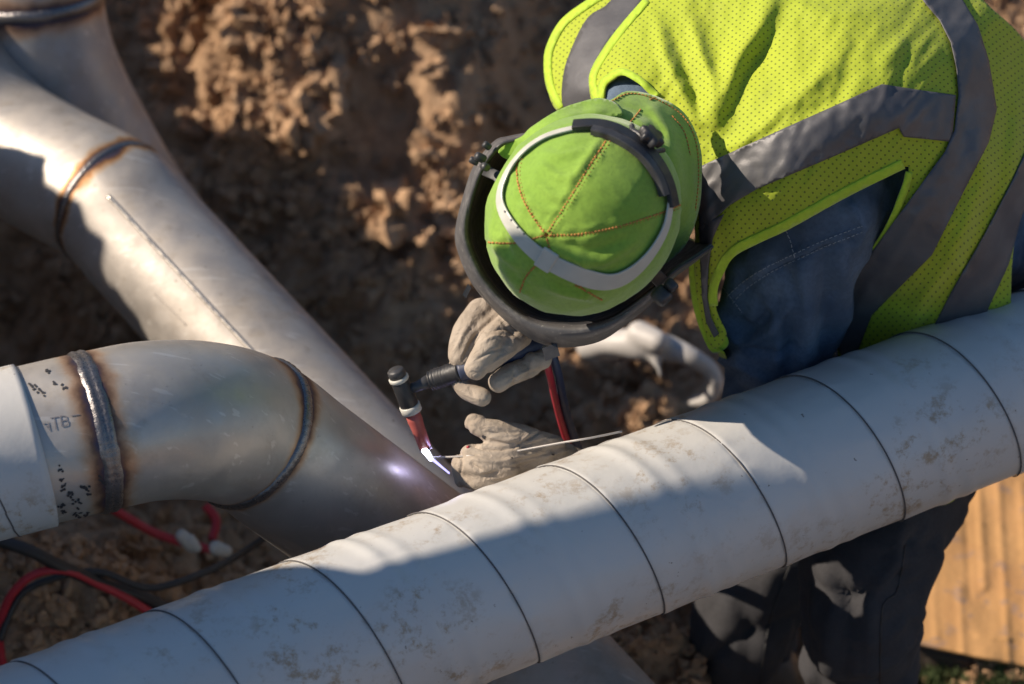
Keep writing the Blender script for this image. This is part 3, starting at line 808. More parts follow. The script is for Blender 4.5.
# --- vest
vest_ctrl = [(560, 60, 4.17), (600, 30, 4.12), (643, -40, 4.14), (592, 100, 4.06), (620, 73, 4.02), (650, 95, 3.995), (693, 130, 3.98), (702, 170, 3.975), (697, 260, 4.04), (713, 345, 4.10), (727, 335, 4.09),
    (690, 40, 4.03), (760, 60, 3.985), (750, 120, 3.945), (720, 230, 3.985), (722, 280, 4.03), (760, 238, 3.985), (800, 150, 3.915), (800, 215, 3.955), (850, 195, 3.965), (880, 110, 3.92), (908, 165, 3.965),
    (850, 20, 3.985), (780, -40, 4.06), (900, -60, 4.10), (960, 40, 4.015), (1000, 20, 4.07), (983, -10, 4.09), (1024, 40, 4.12), (1050, 100, 4.17), (960, 110, 3.985), (1000, 160, 4.04), (1018, 230, 4.12),
    (900, 200, 3.985), (888, 223, 4.01), (870, 256, 4.07), (842, 300, 4.15), (838, 350, 4.20), (920, 260, 4.05), (960, 240, 4.03), (1012, 300, 4.16), (900, 330, 4.17), (960, 330, 4.17), (880, 440, 4.27), (980, 420, 4.27), (930, 515, 4.22), (900, 515, 4.22)]
vt = tps(vest_ctrl, .002)
VF = [([(655, 10), (664, 50), (680, 90), (700, 128)], 7, .016), ([(690, 15), (702, 55), (712, 80), (708, 118)], 7, .020), ([(672, 30), (690, 80), (700, 110)], 5, -.008),
      ([(775, -20), (760, 25), (738, 55), (722, 95), (712, 130)], 11, .030), ([(800, -20), (770, 40), (752, 70), (735, 110), (722, 150)], 12, -.010),
      ([(845, 30), (830, 70), (805, 95), (780, 108), (760, 128)], 9, .012), ([(860, 60), (835, 100), (800, 118)], 8, -.008),
      ([(785, 90), (812, 82), (830, 62)], 7, .010), ([(720, 150), (745, 140), (770, 120)], 6, .010),
      ([(905, 40), (888, 58), (880, 85)], 9, .010), ([(780, 0), (830, 15), (880, 10)], 8, .008),
      ([(975, 130), (985, 180), (960, 240), (925, 300), (900, 360)], 9, .018), ([(1010, 110), (1000, 180), (970, 250), (950, 300)], 8, -.016), ([(1024, 60), (1015, 130), (1000, 200)], 9, .012),
      ([(955, 255), (962, 275), (950, 300), (935, 330)], 7, .014), ([(935, 195), (900, 245), (870, 290), (850, 330)], 10, .012), ([(880, 300), (905, 300), (925, 285)], 6, -.010),
      ([(742, 235), (800, 200), (850, 175)], 12, -.006), ([(705, 180), (710, 230), (716, 280)], 6, .008)]
def vdep(x, y): return vt(x, y)-folds(x, y, VF)*.66-.0045*noise.noise(Vector((x*.030, y*.022, 1)))-.0012*noise.noise(Vector((x*.11, y*.11, 4)))-.0016*(1-abs(noise.noise(Vector((x*.055+y*.03, y*.018, 11))))*3)
vax = (hip-neckb).normalized(); vn = (-CAMF-vax*(-CAMF).dot(vax)).normalized(); vb = vax.cross(vn)
vnn = (-CAMF+Vector((-.10, .05, .12))).normalized(); vu = (vax-vnn*vax.dot(vnn)).normalized(); vv_ = vnn.cross(vu)
def vuv(p):
    r = p-neckb; return (r.dot(vu), r.dot(vv_))
vest_poly = [(668, -60), (643, 0), (618, 28), (600, 53), (590, 72), (589, 86), (592, 101), (601, 101), (602, 85), (610, 77), (622, 73), (636, 80), (655, 98), (672, 118), (684, 140), (688, 170), (692, 200), (695, 235), (694, 263), (697, 298), (705, 330), (713, 349), (727, 337), (717, 312), (716, 294), (721, 276), (733, 256), (760, 241), (790, 227), (844, 197), (888, 175),
             (905, 167), (909, 170), (903, 190), (889, 223), (870, 254), (852, 278), (842, 300), (838, 350), (845, 420), (880, 480), (905, 509), (935, 506), (960, 495), (1010, 430), (1012, 340), (1011, 300), (1013, 255), (1020, 215), (1045, 160), (1050, 100), (1024, 40), (983, 0), (940, -50), (800, -75)]
vest = relief('safety_vest', vest_poly, vdep, MAT['vest'], W, 3.1, 0, .0014, vuv)
# far shoulder panel
ft = tps([(545, 60, 4.17), (560, 20, 4.18), (590, 0, 4.17), (560, 112, 4.13), (592, 98, 4.085), (590, 75, 4.09), (600, 53, 4.10), (640, 0, 4.13), (575, 60, 4.125), (640, -60, 4.2), (600, -60, 4.23), (560, 150, 4.16), (620, 130, 4.1)], .001)
fpd = lambda x, y: ft(x, y)-.002*noise.noise(Vector((x*.06, y*.06, 7)))
far_poly = [(625, -50), (587, 0), (560, 21), (547, 45), (544, 65), (547, 88), (558, 112), (590, 125), (615, 110), (600, 88), (603, 60), (622, 32), (650, 0), (680, -50)]
p2 = relief('front_panel', far_poly, fpd, MAT['vest'], vest, 3.6, 0, .0014, vuv)
relief('reflective_strip', [(640, -50), (611, 0), (588, 17), (572, 47), (563, 76), (564, 109), (588, 118), (610, 100), (597, 86), (598, 60), (616, 32), (643, 2), (668, -50)], fpd, MAT['tape'], vest, 5, .0022, .0009, smooth_poly=True)
# yellow lining edge seen below the near strap
relief('front_panel', [(690, 262), (691, 296), (700, 330), (713, 353), (729, 343), (716, 320), (708, 290), (708, 262)], lambda x, y: vdep(x, y)+.010, MAT['bind'], vest, 4, 0, .0014, vuv)
V = []; ec = catmull([(694, 200), (694, 240), (695, 268), (698, 298), (706, 328), (714, 346), (722, 352)], 6)  # vest front added edge-on to keep the sun off the sleeve
for q_ in ec:
    for k in range(7): V.append(P(q_[0]+2+k*1.2, q_[1]+1+k*3.0*max(0, q_[1]-240)/110, vdep(q_[0], q_[1])+.004+k*.032))
F = [(i_*7+k, i_*7+k+1, (i_+1)*7+k+1, (i_+1)*7+k) for i_ in range(len(ec)-1) for k in range(6)]
o = obj('chest_shade_panel', V, F, MAT['vest'], vest, [vuv(v) for v in V]); mo = o.modifiers.new('t', 'SOLIDIFY'); mo.thickness = .0015
strips = [[(690, 172), (703, 165), (780, 130), (836, 105), (882, 84), (920, 90), (956, 95), (952, 142), (925, 139), (904, 137), (899, 128), (830, 158), (757, 189), (730, 205), (706, 226), (700, 232), (697, 200)],
          [(905, -50), (923, 0), (940, 20), (951, 42), (957, 68), (959, 95), (955, 130), (945, 152), (918, 189), (890, 227), (868, 258), (847, 286), (839, 300), (836, 345), (850, 372), (866, 330), (872, 315), (899, 288), (932, 255), (965, 189), (989, 142), (997, 109), (989, 60), (978, 25), (963, 0), (945, -50)],
          [(1060, 80), (1024, 156), (1013, 180), (984, 236), (951, 293), (937, 320), (905, 375), (950, 400), (975, 345), (989, 307), (1009, 264), (1022, 215), (1052, 160)],
          [(699, 226), (700, 262), (702, 298), (706, 322), (714, 338), (719, 334), (711, 318), (707, 298), (708, 268), (712, 240), (724, 214)]]
# keep the strips inside the cloth outline by their own polygons; they are sewn 2 mm proud
for i, s_ in enumerate(strips):
    relief('reflective_strip', s_, vdep, MAT['tape'], vest, 3.2, .0048 if i != 1 else .0060, .0010, smooth_poly=False)
# bindings along the armhole and the shoulder edge
def edge_bind(pl, w, dep, n=6):
    up = catmull(pl, n); L = []; Rr = []
    for i in range(len(up)):
        a = up[max(i-1, 0)]; b = up[min(i+1, len(up)-1)]; t = (b-a)/np.linalg.norm(b-a); nn = np.array((-t[1], t[0]))
        L.append(tuple(up[i]+nn*w[0])); Rr.append(tuple(up[i]+nn*w[1]))
    return L+Rr[::-1]
relief('edge_binding', edge_bind([(717, 306), (717, 290), (722, 275), (734, 256), (760, 242), (790, 228), (844, 198), (888, 176), (905, 168)], (-8.5, .8), vdep), vdep, MAT['bind'], vest, 4, .0026, .0026, smooth_poly=False)
relief('edge_binding', edge_bind([(907, 172), (902, 190), (888, 223), (869, 254), (851, 278), (842, 300)], (-6, .6), vdep), vdep, MAT['bind'], vest, 4, .0026, .0026, smooth_poly=False)
relief('edge_binding', edge_bind([(645, -2), (619, 28), (601, 53), (591, 72), (590, 86), (594, 100)], (-6, 1), vdep), vdep, MAT['bind'], vest, 4, .0026, .0026, smooth_poly=False)
relief('edge_binding', edge_bind([(602, 100), (604, 86), (611, 79), (622, 74), (638, 82), (655, 98)], (-6, 1), vdep), vdep, MAT['bind'], vest, 4, .0026, .0026, smooth_poly=False)
relief('edge_binding', edge_bind([(600, -8), (587, 0), (561, 20), (547, 45), (544, 65), (547, 88), (557, 110)], (-7, .5), fpd), fpd, MAT['bind'], vest, 4, .0026, .0026, smooth_poly=False)

# --- cap and neck cape
HC = P(583, 215, 3.86)
e1 = dirc(-.62, -.78, 0).normalized(); e2 = dirc(.78, -.62, 0).normalized(); e3 = -CAMF
RA, RB, RC = .111, .100, .112
bm = bmesh.new(); bmesh.ops.create_icosphere(bm, subdivisions=6, radius=1)
CR = (546, 235)
SEAMS = [[CR, (570, 198), (592, 162), (606, 141), (612, 128)], [CR, (530, 212), (520, 190), (517, 168), (522, 150)], [CR, (580, 234), (620, 226), (660, 213), (680, 205)], [CR, (515, 243), (485, 242)], [(540, 262), (527, 275), (520, 292)], [(575, 285), (590, 293), (602, 300)], [CR, (556, 262), (585, 290)]]
CFOLD = [([(540, 165), (560, 178), (575, 180)], 4, .0022), ([(533, 180), (552, 196), (566, 200)], 4, .0022), ([(528, 198), (545, 210), (560, 212)], 3, .0018), ([(545, 245), (575, 258), (600, 262), (640, 238)], 5, .0030), ([(560, 243), (590, 250), (625, 240)], 4, -.0020), ([(575, 252), (583, 262), (590, 272)], 4, .003),
         ([(490, 222), (500, 250), (520, 268)], 4, .0024), ([(500, 262), (515, 282), (540, 300)], 4, .0022), ([(545, 285), (570, 292), (598, 296)], 4, .0026), ([(505, 235), (512, 256)], 3, -.002), ([(585, 150), (560, 158), (540, 152)], 3, .0016), ([(600, 140), (580, 168), (566, 190)], 4, .0016)]
crown = None
V = []; cN = []
def cap_pt(v): return HC+e1*v.x*RA+e2*v.y*RB+e3*v.z*RC
for x in bm.verts:
    v = x.co; p = cap_pt(v)
    nrm = (e1*v.x/RA+e2*v.y/RB+e3*v.z/RC).normalized()
    wr = .0016*ridgefold(v, (1, -.3, 0), 2.6, 4)+.0008*noise.noise(v*4)+.0009*ridgefold(v, (.3, 1, .2), 6, 5)*max(0, noise.noise(v*2.2+Vector((3, 0, 0)))+.3)
    if v.z > -.3:
        wv = p-CAMP; dd_ = wv.dot(CAMF); qx = 512+wv.x*FPX/dd_; qy = 342-(wv.dot(dirc(0, 1, 0)))*FPX/dd_
        for sp_ in SEAMS:
            ds, ts = seg_dist(qx, qy, sp_)
            if ds < 14: wr += -.0016*math.exp(-(ds/1.6)**2)+.0009*math.exp(-((ds-4)/3)**2)*(1+.9*math.sin(ts*38+sp_[1][0]))
        wr += 1.7*folds(qx, qy, CFOLD)
    V.append(p+nrm*wr)
F = [tuple(q.index for q in f.verts) for f in bm.faces]; bm.free()
cap = obj('cap', V, F, MAT['green'], W); cpb = bvh_of(cap)
CR = (546, 235)
seams = [[CR, (570, 198), (592, 162), (606, 141), (612, 128)], [CR, (530, 212), (520, 190), (517, 168), (522, 150)], [CR, (580, 234), (620, 226), (660, 213), (680, 205)], [CR, (515, 243), (485, 242)], [(540, 262), (527, 275), (520, 292)], [(575, 285), (590, 293), (602, 300)], [CR, (556, 262), (585, 290)]]
stitches('seam_stitching', cpb, seams, .0011, MAT['thread'], cap, 2.6, .9, .0003)
stitches('seam_stitching', cpb, [[(a+3.2, b+1.6) for a, b in s] for s in seams[:3]], .00045, MAT['thread'], cap, 1.6, 2.4, .0004)
hood_poly = [(520, 150), (530, 133), (540, 124), (562, 113), (582, 104), (598, 98), (610, 100), (627, 91), (653, 95), (679, 108), (693, 126), (701, 150), (702, 175), (700, 205), (692, 232), (680, 252), (655, 268), (630, 255), (600, 200), (560, 170)]
ht = tps([(520, 150, 3.90), (540, 124, 3.885), (582, 104, 3.90), (598, 98, 3.905), (627, 91, 3.93), (653, 95, 3.94), (679, 110, 3.945), (694, 128, 3.945), (702, 170, 3.945), (700, 205, 3.945), (685, 248, 3.965), (655, 268, 3.95), (640, 130, 3.88), (670, 160, 3.885), (675, 200, 3.885), (560, 135, 3.865), (600, 122, 3.88), (600, 200, 3.90), (560, 170, 3.89)], .001)
HF = [([(650, 105), (668, 130), (678, 165), (682, 205)], 6, .012), ([(620, 108), (650, 118), (672, 145)], 5, -.008), ([(665, 140), (672, 180), (670, 220)], 5, .010), ([(545, 128), (580, 114), (612, 112)], 5, .010), ([(690, 150), (694, 190), (684, 235)], 4, .006), ([(606, 108), (634, 116), (648, 128)], 4, .006)]
hood = relief('neck_cape', hood_poly, lambda x, y: ht(x, y)-folds(x, y, HF)*.6-.0015*noise.noise(Vector((x*.07, y*.07, 2))), MAT['green'], cap, 3, 0, .0016)
FO = [([(520, 147), (545, 128), (572, 116), (606, 110)], 5, .008)]
relief('cape_fold', [(498, 152), (508, 143), (522, 136), (531, 127), (558, 110), (580, 102), (600, 98), (618, 104), (622, 114), (600, 118), (575, 124), (552, 131), (536, 140), (524, 151), (510, 160)], lambda x, y: ht(x, y)-.010-folds(x, y, FO)+.0010*noise.noise(Vector((x*.1, y*.1, 2))), MAT['green'], cap, 3, 0, .0022)
hb = bvh_of(hood)
stitches('seam_stitching', hb, [[(608, 104), (628, 94), (652, 98), (677, 111), (690, 127), (697, 150), (698, 180), (695, 210)], [(650, 100), (655, 98)], [(625, 128), (634, 118), (641, 109)], [(672, 116), (684, 132), (690, 155)]], .0008, MAT['thread'], hood, 2.6, 1.0, .0005)

# --- welding helmet: shell, rim, straps, knobs
hel = bpy.data.objects.new('welding_helmet', None); COL.objects.link(hel); hel.parent = W; hel.location = headc-PB
hel['label'] = 'scuffed black welding helmet seen from above, hood worn over the green cap'
outer = [(529, 132), (508, 136), (494, 141), (474, 165), (463, 196), (455, 231), (458, 253), (472, 284), (496, 312), (522, 334), (548, 346), (575, 347), (601, 341), (623, 327), (649, 306), (671, 281), (693, 264), (712, 250)]
inner = [(531, 137), (512, 141), (499, 146), (483, 167), (472, 196), (467, 222), (469, 244), (483, 275), (505, 301), (531, 319), (562, 325), (588, 325), (614, 318), (636, 303), (658, 286), (676, 270), (697, 257), (713, 246)]
oc = catmull(outer, 6); ic = catmull(inner, 6); cen = np.array((590, 215))
hd = 3.895
rings = [(ic, .35, -.010, hd), (ic, 0, 0, hd-.003), (ic, 1, .0, hd+.002), (ic, 2, 0, hd+.035), (oc, 0, 0, hd+.085), (oc, .0, .05, hd+.135), (oc, 0, .20, hd+.18), (oc, 0, .45, hd+.22), (oc, 0, .75, hd+.24), (oc, 0, .97, hd+.245)]
V = []; n = len(oc)
def RT(p): return .065*max(0, min(1, ((cen[0]-p[0])*.6+(p[1]-cen[1])*.8)/120))
cn2 = np.array((622, 205))
def rpt(k, i):
    t = (i/(n-1)); 
    mid = math.sin(math.pi*t)
    if k == 0: p = ic[i]*.97+cen*.03; d = hd+.004                 # inner lip
    elif k == 1: p = ic[i]*.995+cen*.005; d = hd
    elif k == 2: p = ic[i]*.7+oc[i]*.3; d = hd+.004
    elif k == 3: p = ic[i]*.35+oc[i]*.65; d = hd+.03
    elif k == 4: p = ic[i]*.08+oc[i]*.92; d = hd+.06
    elif k == 5: p = oc[i]; d = hd+.09
    elif k == 6: p = oc[i]*.96+cen*.04; d = hd+.13
    elif k == 7: p = oc[i]*.90+cn2*.10; d = hd+.18
    elif k == 8: p = oc[i]*.80+cn2*.20; d = hd+.235
    else: p = oc[i]*.50+cn2*.50; d = hd+.28
    d += .0105*(1-mid)+RT(ic[i])*max(0, 1-k/7)
    return P(p[0], p[1], d)
NK = 10
V = [rpt(k, i) for k in range(1, NK) for i in range(n)]
K = NK-1
F = [(k*n+i, k*n+i+1, (k+1)*n+i+1, (k+1)*n+i) for k in range(K-1) for i in range(n-1)]
shell = obj('helmet_shell', V, F, MAT['shell'], hel); mo = shell.modifiers.new('thickness', 'SOLIDIFY'); mo.thickness = .003; mo.offset = 1
shell2 = tube('helmet_rim', [P(p[0], p[1], hd-.002+RT(p)) for p in ic], .0018, MAT['helmet'], hel, seg=8)
# inner dark liner between shell and cap
V = []; 
for k, (f, dd) in enumerate(((.985, .012), (.965, .05), (.93, .10), (.84, .15), (.70, .18), (.4, .2))):
    for i in range(n): p = ic[i]*f+cen*(1-f); V.append(P(p[0], p[1], hd+dd+RT(ic[i])*max(0, 1-k/5)))
F = [(k*n+i, k*n+i+1, (k+1)*n+i+1, (k+1)*n+i) for k in range(5) for i in range(n-1)]
o = obj('inner_liner', V, F, MAT['black'], hel); mo = o.modifiers.new('thickness', 'SOLIDIFY'); mo.thickness = .002
def ell(px, py, lift=0):
    h, nn = hit(cpb, px, py)
    if h is None:
        q = P(px, py, 3.88); return q, (q-HC).normalized()
    v = h-HC; nn = (e1*v.dot(e1)/RA**2+e2*v.dot(e2)/RB**2+e3*v.dot(e3)/RC**2).normalized()
    return h+nn*lift, nn
def strap(name, pl, w, th, mat, lift=.0035, taper=None):
    dn = catmull(pl, 8); pp = []; nn = []
    for q in dn: a, b = ell(q[0], q[1], lift); pp.append(a); nn.append(b)
    for _ in range(4): pp = [pp[0]]+[(pp[i-1]+pp[i]*2+pp[i+1])/4 for i in range(1, len(pp)-1)]+[pp[-1]]; nn = [nn[0]]+[((nn[i-1]+nn[i]*2+nn[i+1])/4).normalized() for i in range(1, len(nn)-1)]+[nn[-1]]
    if w == 'front': w = np.interp(np.linspace(0, 1, len(pp)), [0, .18, .34, .5, .62, .74, .85, 1], [.008, .009, .013, .0195, .0225, .021, .014, .010])
    V, F = ribbon_data(pp, nn, w, th); o = obj(name, V, F, mat, hel); o.data.polygons.foreach_set('use_smooth', [False]*len(F)); return o
strap('headband', [(576, 131), (547, 139), (523, 156), (507, 180), (503, 204), (516, 229), (536, 250), (560, 265), (590, 277), (612, 279), (632, 269), (650, 250), (663, 226), (667, 203)], 'front', .0016, MAT['clear'])
strap('headband_back', [(669, 206), (664, 184), (652, 162), (636, 146), (616, 134), (596, 129), (574, 130)], .017, .004, MAT['black'], .004)
strap('headband_pad', [(660, 196), (655, 180), (644, 163), (629, 150), (610, 139), (592, 134)], .010, .006, MAT['helmet'], .002)
q, nn = ell(548, 258, .005)
V, F = box_data(q, dirc(.8, -.5, 0).normalized()*.009, nn*.0022, (nn.cross(dirc(.8, -.5, 0))).normalized()*.0125)
o = obj('buckle', V, F, MAT['clear'], hel, smooth=False); mo = o.modifiers.new('b', 'BEVEL'); mo.width = .001
# punched holes in the strap
parts = []
for a, b in ((509, 212), (515, 220), (521, 227), (527, 233)):
    q, nn = ell(a, b, .0056); parts.append(sphere_data(q, .0013, 8, 6))
V, F = merge(*parts); obj('strap_holes', V, F, MAT['faint_ink'], hel)
# ratchet knob at the back: lobed wheel and bracket
q, nn = ell(643, 146, .010)
t1 = nn.orthogonal().normalized(); t2 = nn.cross(t1)
V = []; seg = 60
for z, s in ((0, .9), (.003, 1), (.009, 1), (.011, .8)):
    for k in range(seg):
        a = 2*math.pi*k/seg; r = .013*(1+.16*math.cos(6*a))*s; V.append(q+nn*z+(t1*math.cos(a)+t2*math.sin(a))*r)
F = [(j*seg+k, j*seg+(k+1) % seg, (j+1)*seg+(k+1) % seg, (j+1)*seg+k) for j in range(3) for k in range(seg)]+[tuple(range(seg-1, -1, -1)), tuple(3*seg+k for k in range(seg))]
obj('ratchet_knob', V, F, MAT['black'], hel)
V, F = merge(capsule_data([P(634, 140, 3.80), P(632, 126, 3.81)], [.004, .003], 8), capsule_data([P(632, 130, 3.80), P(646, 140, 3.79), P(655, 156, 3.80)], [.003, .004, .003], 8), capsule_data([P(650, 145, 3.79), P(655, 136, 3.80)], [.003, .0035], 8), capsule_data([P(652, 152, 3.795), P(663, 150, 3.81)], [.003, .003], 8))
obj('ratchet_bracket', V, F, MAT['helmet'], hel)
def knob(name, c, ax, r, h, parent=hel):
    ax = ax.normalized(); return tube(name, [c, c+ax*h*.2, c+ax*h*.8, c+ax*h], [r*.85, r, r, r*.8], MAT['helmet'], parent, seg=14)
knob('pivot_knob', P(656, 290, 3.875), dirc(.6, -.6, -.2), .010, .018)
knob('pivot_knob', P(667, 281, 3.87), dirc(.6, -.6, -.2), .006, .013)
knob('screw', P(485, 160, 3.89), dirc(-.8, .4, -.3), .005, .012); knob('screw', P(488, 168, 3.88), dirc(-.6, .2, -.6), .0045, .009)
knob('screw', P(478, 163, 3.90), dirc(-.8, .4, -.1), .004, .010); knob('screw', P(490, 148, 3.89), dirc(-.7, .5, -.3), .004, .009)
# arm joining shell and headband
strapd = [(486, 163), (497, 168), (510, 176)]
V, F = ribbon_data([P(484, 170, 3.90), P(497, 176, 3.885), P(508, 190, 3.875)], [-CAMF]*3, .012, .002); obj('pivot_arm', V, F, MAT['black'], hel)
V, F = ribbon_data([P(662, 282, 3.895), P(652, 272, 3.885), P(640, 268, 3.875)], [-CAMF]*3, .016, .003); obj('pivot_arm', V, F, MAT['black'], hel)
V, F = box_data(P(551, 352, 3.975), dirc(.008, .003, 0), dirc(-.002, .007, 0), dirc(0, 0, .003)); obj('front_clip', V, F, MAT['helmet'], hel, smooth=False)
V, F = box_data(P(467, 291, 3.975), dirc(.003, .006, 0), dirc(-.002, .002, 0), dirc(0, 0, .003)); obj('front_clip', V, F, MAT['helmet'], hel, smooth=False)

# --- gloves: palm, four unequal fingers and a thumb each
def glove_disp(ax, fl):
    def f(p, n): return pfold(p, n, fl)+.0011*noise.noise(p*32)+.0010*crease(p, ax, 40, 5, 3)+.0004*noise.noise(p*120)+.0003
    return f
GF1 = [([(462, 361), (470, 345), (478, 332), (495, 316)], 1.6, -.0040), ([(455, 352), (462, 335), (474, 318)], 2.2, .0020), ([(484, 332), (500, 328), (520, 330)], 1.5, -.0026), ([(478, 345), (494, 336), (515, 338)], 1.6, .0022), ([(476, 360), (490, 352), (505, 348)], 1.4, -.0022), ([(486, 368), (500, 358), (516, 350)], 1.5, .0018),
       ([(470, 372), (480, 374)], 1.5, -.0015), ([(500, 318), (510, 330), (522, 340)], 1.5, -.0020), ([(466, 325), (474, 330)], 1.4, -.0018), ([(505, 386), (520, 374), (540, 366)], 1.6, .0020), ([(512, 388), (515, 378), (514, 370)], 1.5, -.0030), ([(528, 380), (530, 370), (526, 362)], 1.3, -.0020), ([(462, 392), (475, 398), (488, 400)], 1.4, .0014), ([(470, 388), (474, 396)], 1.2, -.0016)]
GF2 = [([(465, 430), (468, 442), (482, 448), (500, 449), (516, 447)], 1.7, -.0055), ([(514, 447), (528, 440), (542, 430)], 1.5, -.0036), ([(521, 447), (536, 442), (553, 436)], 1.5, -.0030), ([(518, 443), (530, 434)], 1.4, .0026), ([(527, 444), (546, 438), (560, 440)], 1.5, .0026), ([(488, 436), (505, 441), (520, 438)], 1.8, .0022), ([(476, 424), (486, 432), (500, 434)], 1.5, -.0020), ([(490, 428), (508, 432), (526, 432)], 1.4, -.0016),
       ([(470, 462), (474, 466), (482, 471)], 1.8, -.0042), ([(481, 475), (490, 475), (498, 471)], 1.8, -.0040), ([(464, 455), (478, 460), (496, 462), (520, 458), (545, 450)], 2.0, .0026), ([(500, 468), (525, 466), (550, 456)], 1.6, -.0026), ([(512, 461), (540, 456), (565, 447)], 1.5, -.0020), ([(535, 462), (552, 455), (570, 450)], 1.5, .0022), ([(458, 448), (462, 460), (460, 474)], 1.4, -.0030), ([(540, 452), (556, 448), (572, 447)], 1.3, -.0018), ([(484, 480), (500, 478), (515, 474)], 1.5, .0020)]
g1 = [([P(540, 320, 4.14), P(512, 325, 4.08), P(488, 338, 4.045)], [.038, .034, .026]),            # cuff to palm
      ([P(482, 314, 4.06), P(468, 334, 4.04), P(461, 356, 4.035)], [.019, .018, .015]),             # back of hand
      ([P(508, 326, 4.03), P(492, 344, 4.005), P(476, 368, 3.995)], [.017, .0160, .0135]),             # index
      ([P(520, 335, 4.03), P(508, 346, 4.01), P(488, 364, 4.0)], [.015, .0130, .0100]),             # thumb alongside
      ([P(466, 350, 4.04), P(458, 370, 4.045), P(464, 388, 4.04), P(482, 397, 4.03)], [.015, .0110, .0105, .0105]),   # little/ring under
      ([P(540, 352, 4.07), P(530, 366, 4.045), P(512, 374, 4.025), P(499, 382, 4.02)], [.014, .0130, .0130, .0120]),  # middle
      ([P(535, 345, 4.07), P(543, 358, 4.05), P(532, 362, 4.035)], [.014, .0120, .0115])]
gl1 = organic('glove', g1, MAT['glove'], W, .0017, 3, glove_disp((.5, .3, .6), GF1))
gl1['label'] = 'grey leather glove gripping the torch handle'
g2 = [([P(612, 505, 4.22), P(575, 480, 4.16), P(540, 465, 4.11)], [.040, .036, .032]),
      ([P(560, 462, 4.10), P(525, 460, 4.07), P(492, 462, 4.055)], [.025, .025, .022]),
      ([P(552, 448, 4.08), P(520, 438, 4.055), P(494, 432, 4.05), P(478, 426, 4.05)], [.016, .0160, .0150, .0105]),  # thumb / index on top
      ([P(540, 455, 4.07), P(505, 456, 4.045), P(470, 455, 4.045)], [.018, .0160, .0125]),
      ([P(505, 468, 4.04), P(482, 466, 4.035), P(466, 466, 4.04)], [.017, .0150, .0115]),
      ([P(500, 482, 4.045), P(480, 480, 4.04), P(468, 480, 4.045)], [.016, .0140, .0100]),
      ([P(470, 462, 4.05), P(459, 462, 4.055), P(461, 480, 4.055)], [.009, .0080, .0085]),
      ([P(480, 424, 4.05), P(472, 418, 4.05), P(469, 424, 4.055)], [.010, .0050, .0055])]
gl2 = organic('glove', g2, MAT['glove'], W, .0017, 3, glove_disp((.9, .2, .1), GF2))
gl2['label'] = 'tan leather glove holding the filler rod beside the grey pipe'
g2b = bvh_of(gl2)
parts = []
for a, b, r_ in ((468, 447, .0022),):
    h, nn = hit(g2b, a, b)
    if h: parts.append(sphere_data(h-nn*.0006, r_, 8, 6))
if parts: V, F = merge(*parts); obj('red_spot', V, F, MAT['red_hose'], gl2)
g1b = bvh_of(gl1)
for bv, g_, lst in ((g2b, gl2, ((484, 437, .0034), (512, 458, .0014))),):
    for a, b_, r_ in lst:
        h, nn = hit(bv, a, b_)
        if h is None: continue
        t1 = nn.orthogonal().normalized(); t2 = nn.cross(t1); V = [h+nn*.0007]
        for k in range(14):
            q_ = 2*math.pi*k/14; rr = r_*(.75+.5*noise.noise(Vector((a, k*.9, 0)))); V.append(h+nn*.0003+(t1*math.cos(q_)+t2*math.sin(q_))*rr)
        obj('scorch_mark', V, [(0, k+1, (k+1) % 14+1) for k in range(14)], MAT['ink'], g_)

# ------------------------------------------------------------------ torch, hoses, rod, arc
th0 = P(397, 374, 4.045); th1 = P(411, 409, 4.065); tip = P(426, 450, 4.085)
TR = thing('welding_torch', tip, 'welding torch with black head, white rings and red ceramic cup held in the upper glove', 'torch')
ax = (th1-th0).normalized()
tube('torch_head', [th0+ax*.006, th0+ax*.008, th1-ax*.004, th1-ax*.002], [.0095, .0105, .0108, .0100], MAT['black'], TR, seg=24)
tube('back_cap', [th0-ax*.006, th0-ax*.004, th0+ax*.003, th0+ax*.0035], [.0085, .0100, .0100, .0085], MAT['helmet'], TR, seg=20)
tube('insulator_ring', [th0+ax*.0035, th0+ax*.0045, th0+ax*.0075, th0+ax*.009], [.0102, .0116, .0116, .0104], MAT['white_plastic'], TR, seg=24)
tube('insulator_ring', [th1-ax*.006, th1-ax*.005, th1+ax*.003, th1+ax*.004], [.0108, .0122, .0120, .0100], MAT['white_plastic'], TR, seg=24)
ca = (tip-th1).normalized()
def hollow(name, pts, rr, mat, parent, wall=.0012, seg=24):
    ps = list(pts)+list(pts)[::-1]; rs = list(rr)+[x-wall for x in rr][::-1]
    V, F, _ = tube_data([pts[0], pts[-1]], 1, seg)
    T_, N_, B_ = frames(pts); V = []
    idx = list(range(len(pts)))+list(range(len(pts)))[::-1]
    for q, i in enumerate(idx):
        for k in range(seg):
            a = 2*math.pi*k/seg; V.append(pts[i]+(N_[i]*math.cos(a)+B_[i]*math.sin(a))*rs[q])
    m_ = len(idx); F = [(j*seg+k, j*seg+(k+1) % seg, ((j+1) % m_)*seg+(k+1) % seg, ((j+1) % m_)*seg+k) for j in range(m_) for k in range(seg)]
    return obj(name, V, F, mat, parent)
cupe = tip-ca*.002
hollow('ceramic_cup', [th1+ca*.003, th1+ca*.014, th1+ca*.025, cupe], [.0082, .0088, .0078, .0070], MAT['cup'], TR)
hollow('cup_lip', [cupe-ca*.001, cupe+ca*.001], [.0074, .0072], MAT['white_plastic'], TR, .0016)
tube('tungsten', [cupe-ca*.01, cupe+ca*.004], [.0012, .0004], MAT['rod'], TR, seg=8)
nk = [P(405, 391, 4.055), P(418, 386, 4.052), P(432, 380, 4.05)]
tube('torch_neck', nk, [.0058, .0060, .0085], MAT['helmet'], TR, seg=18)
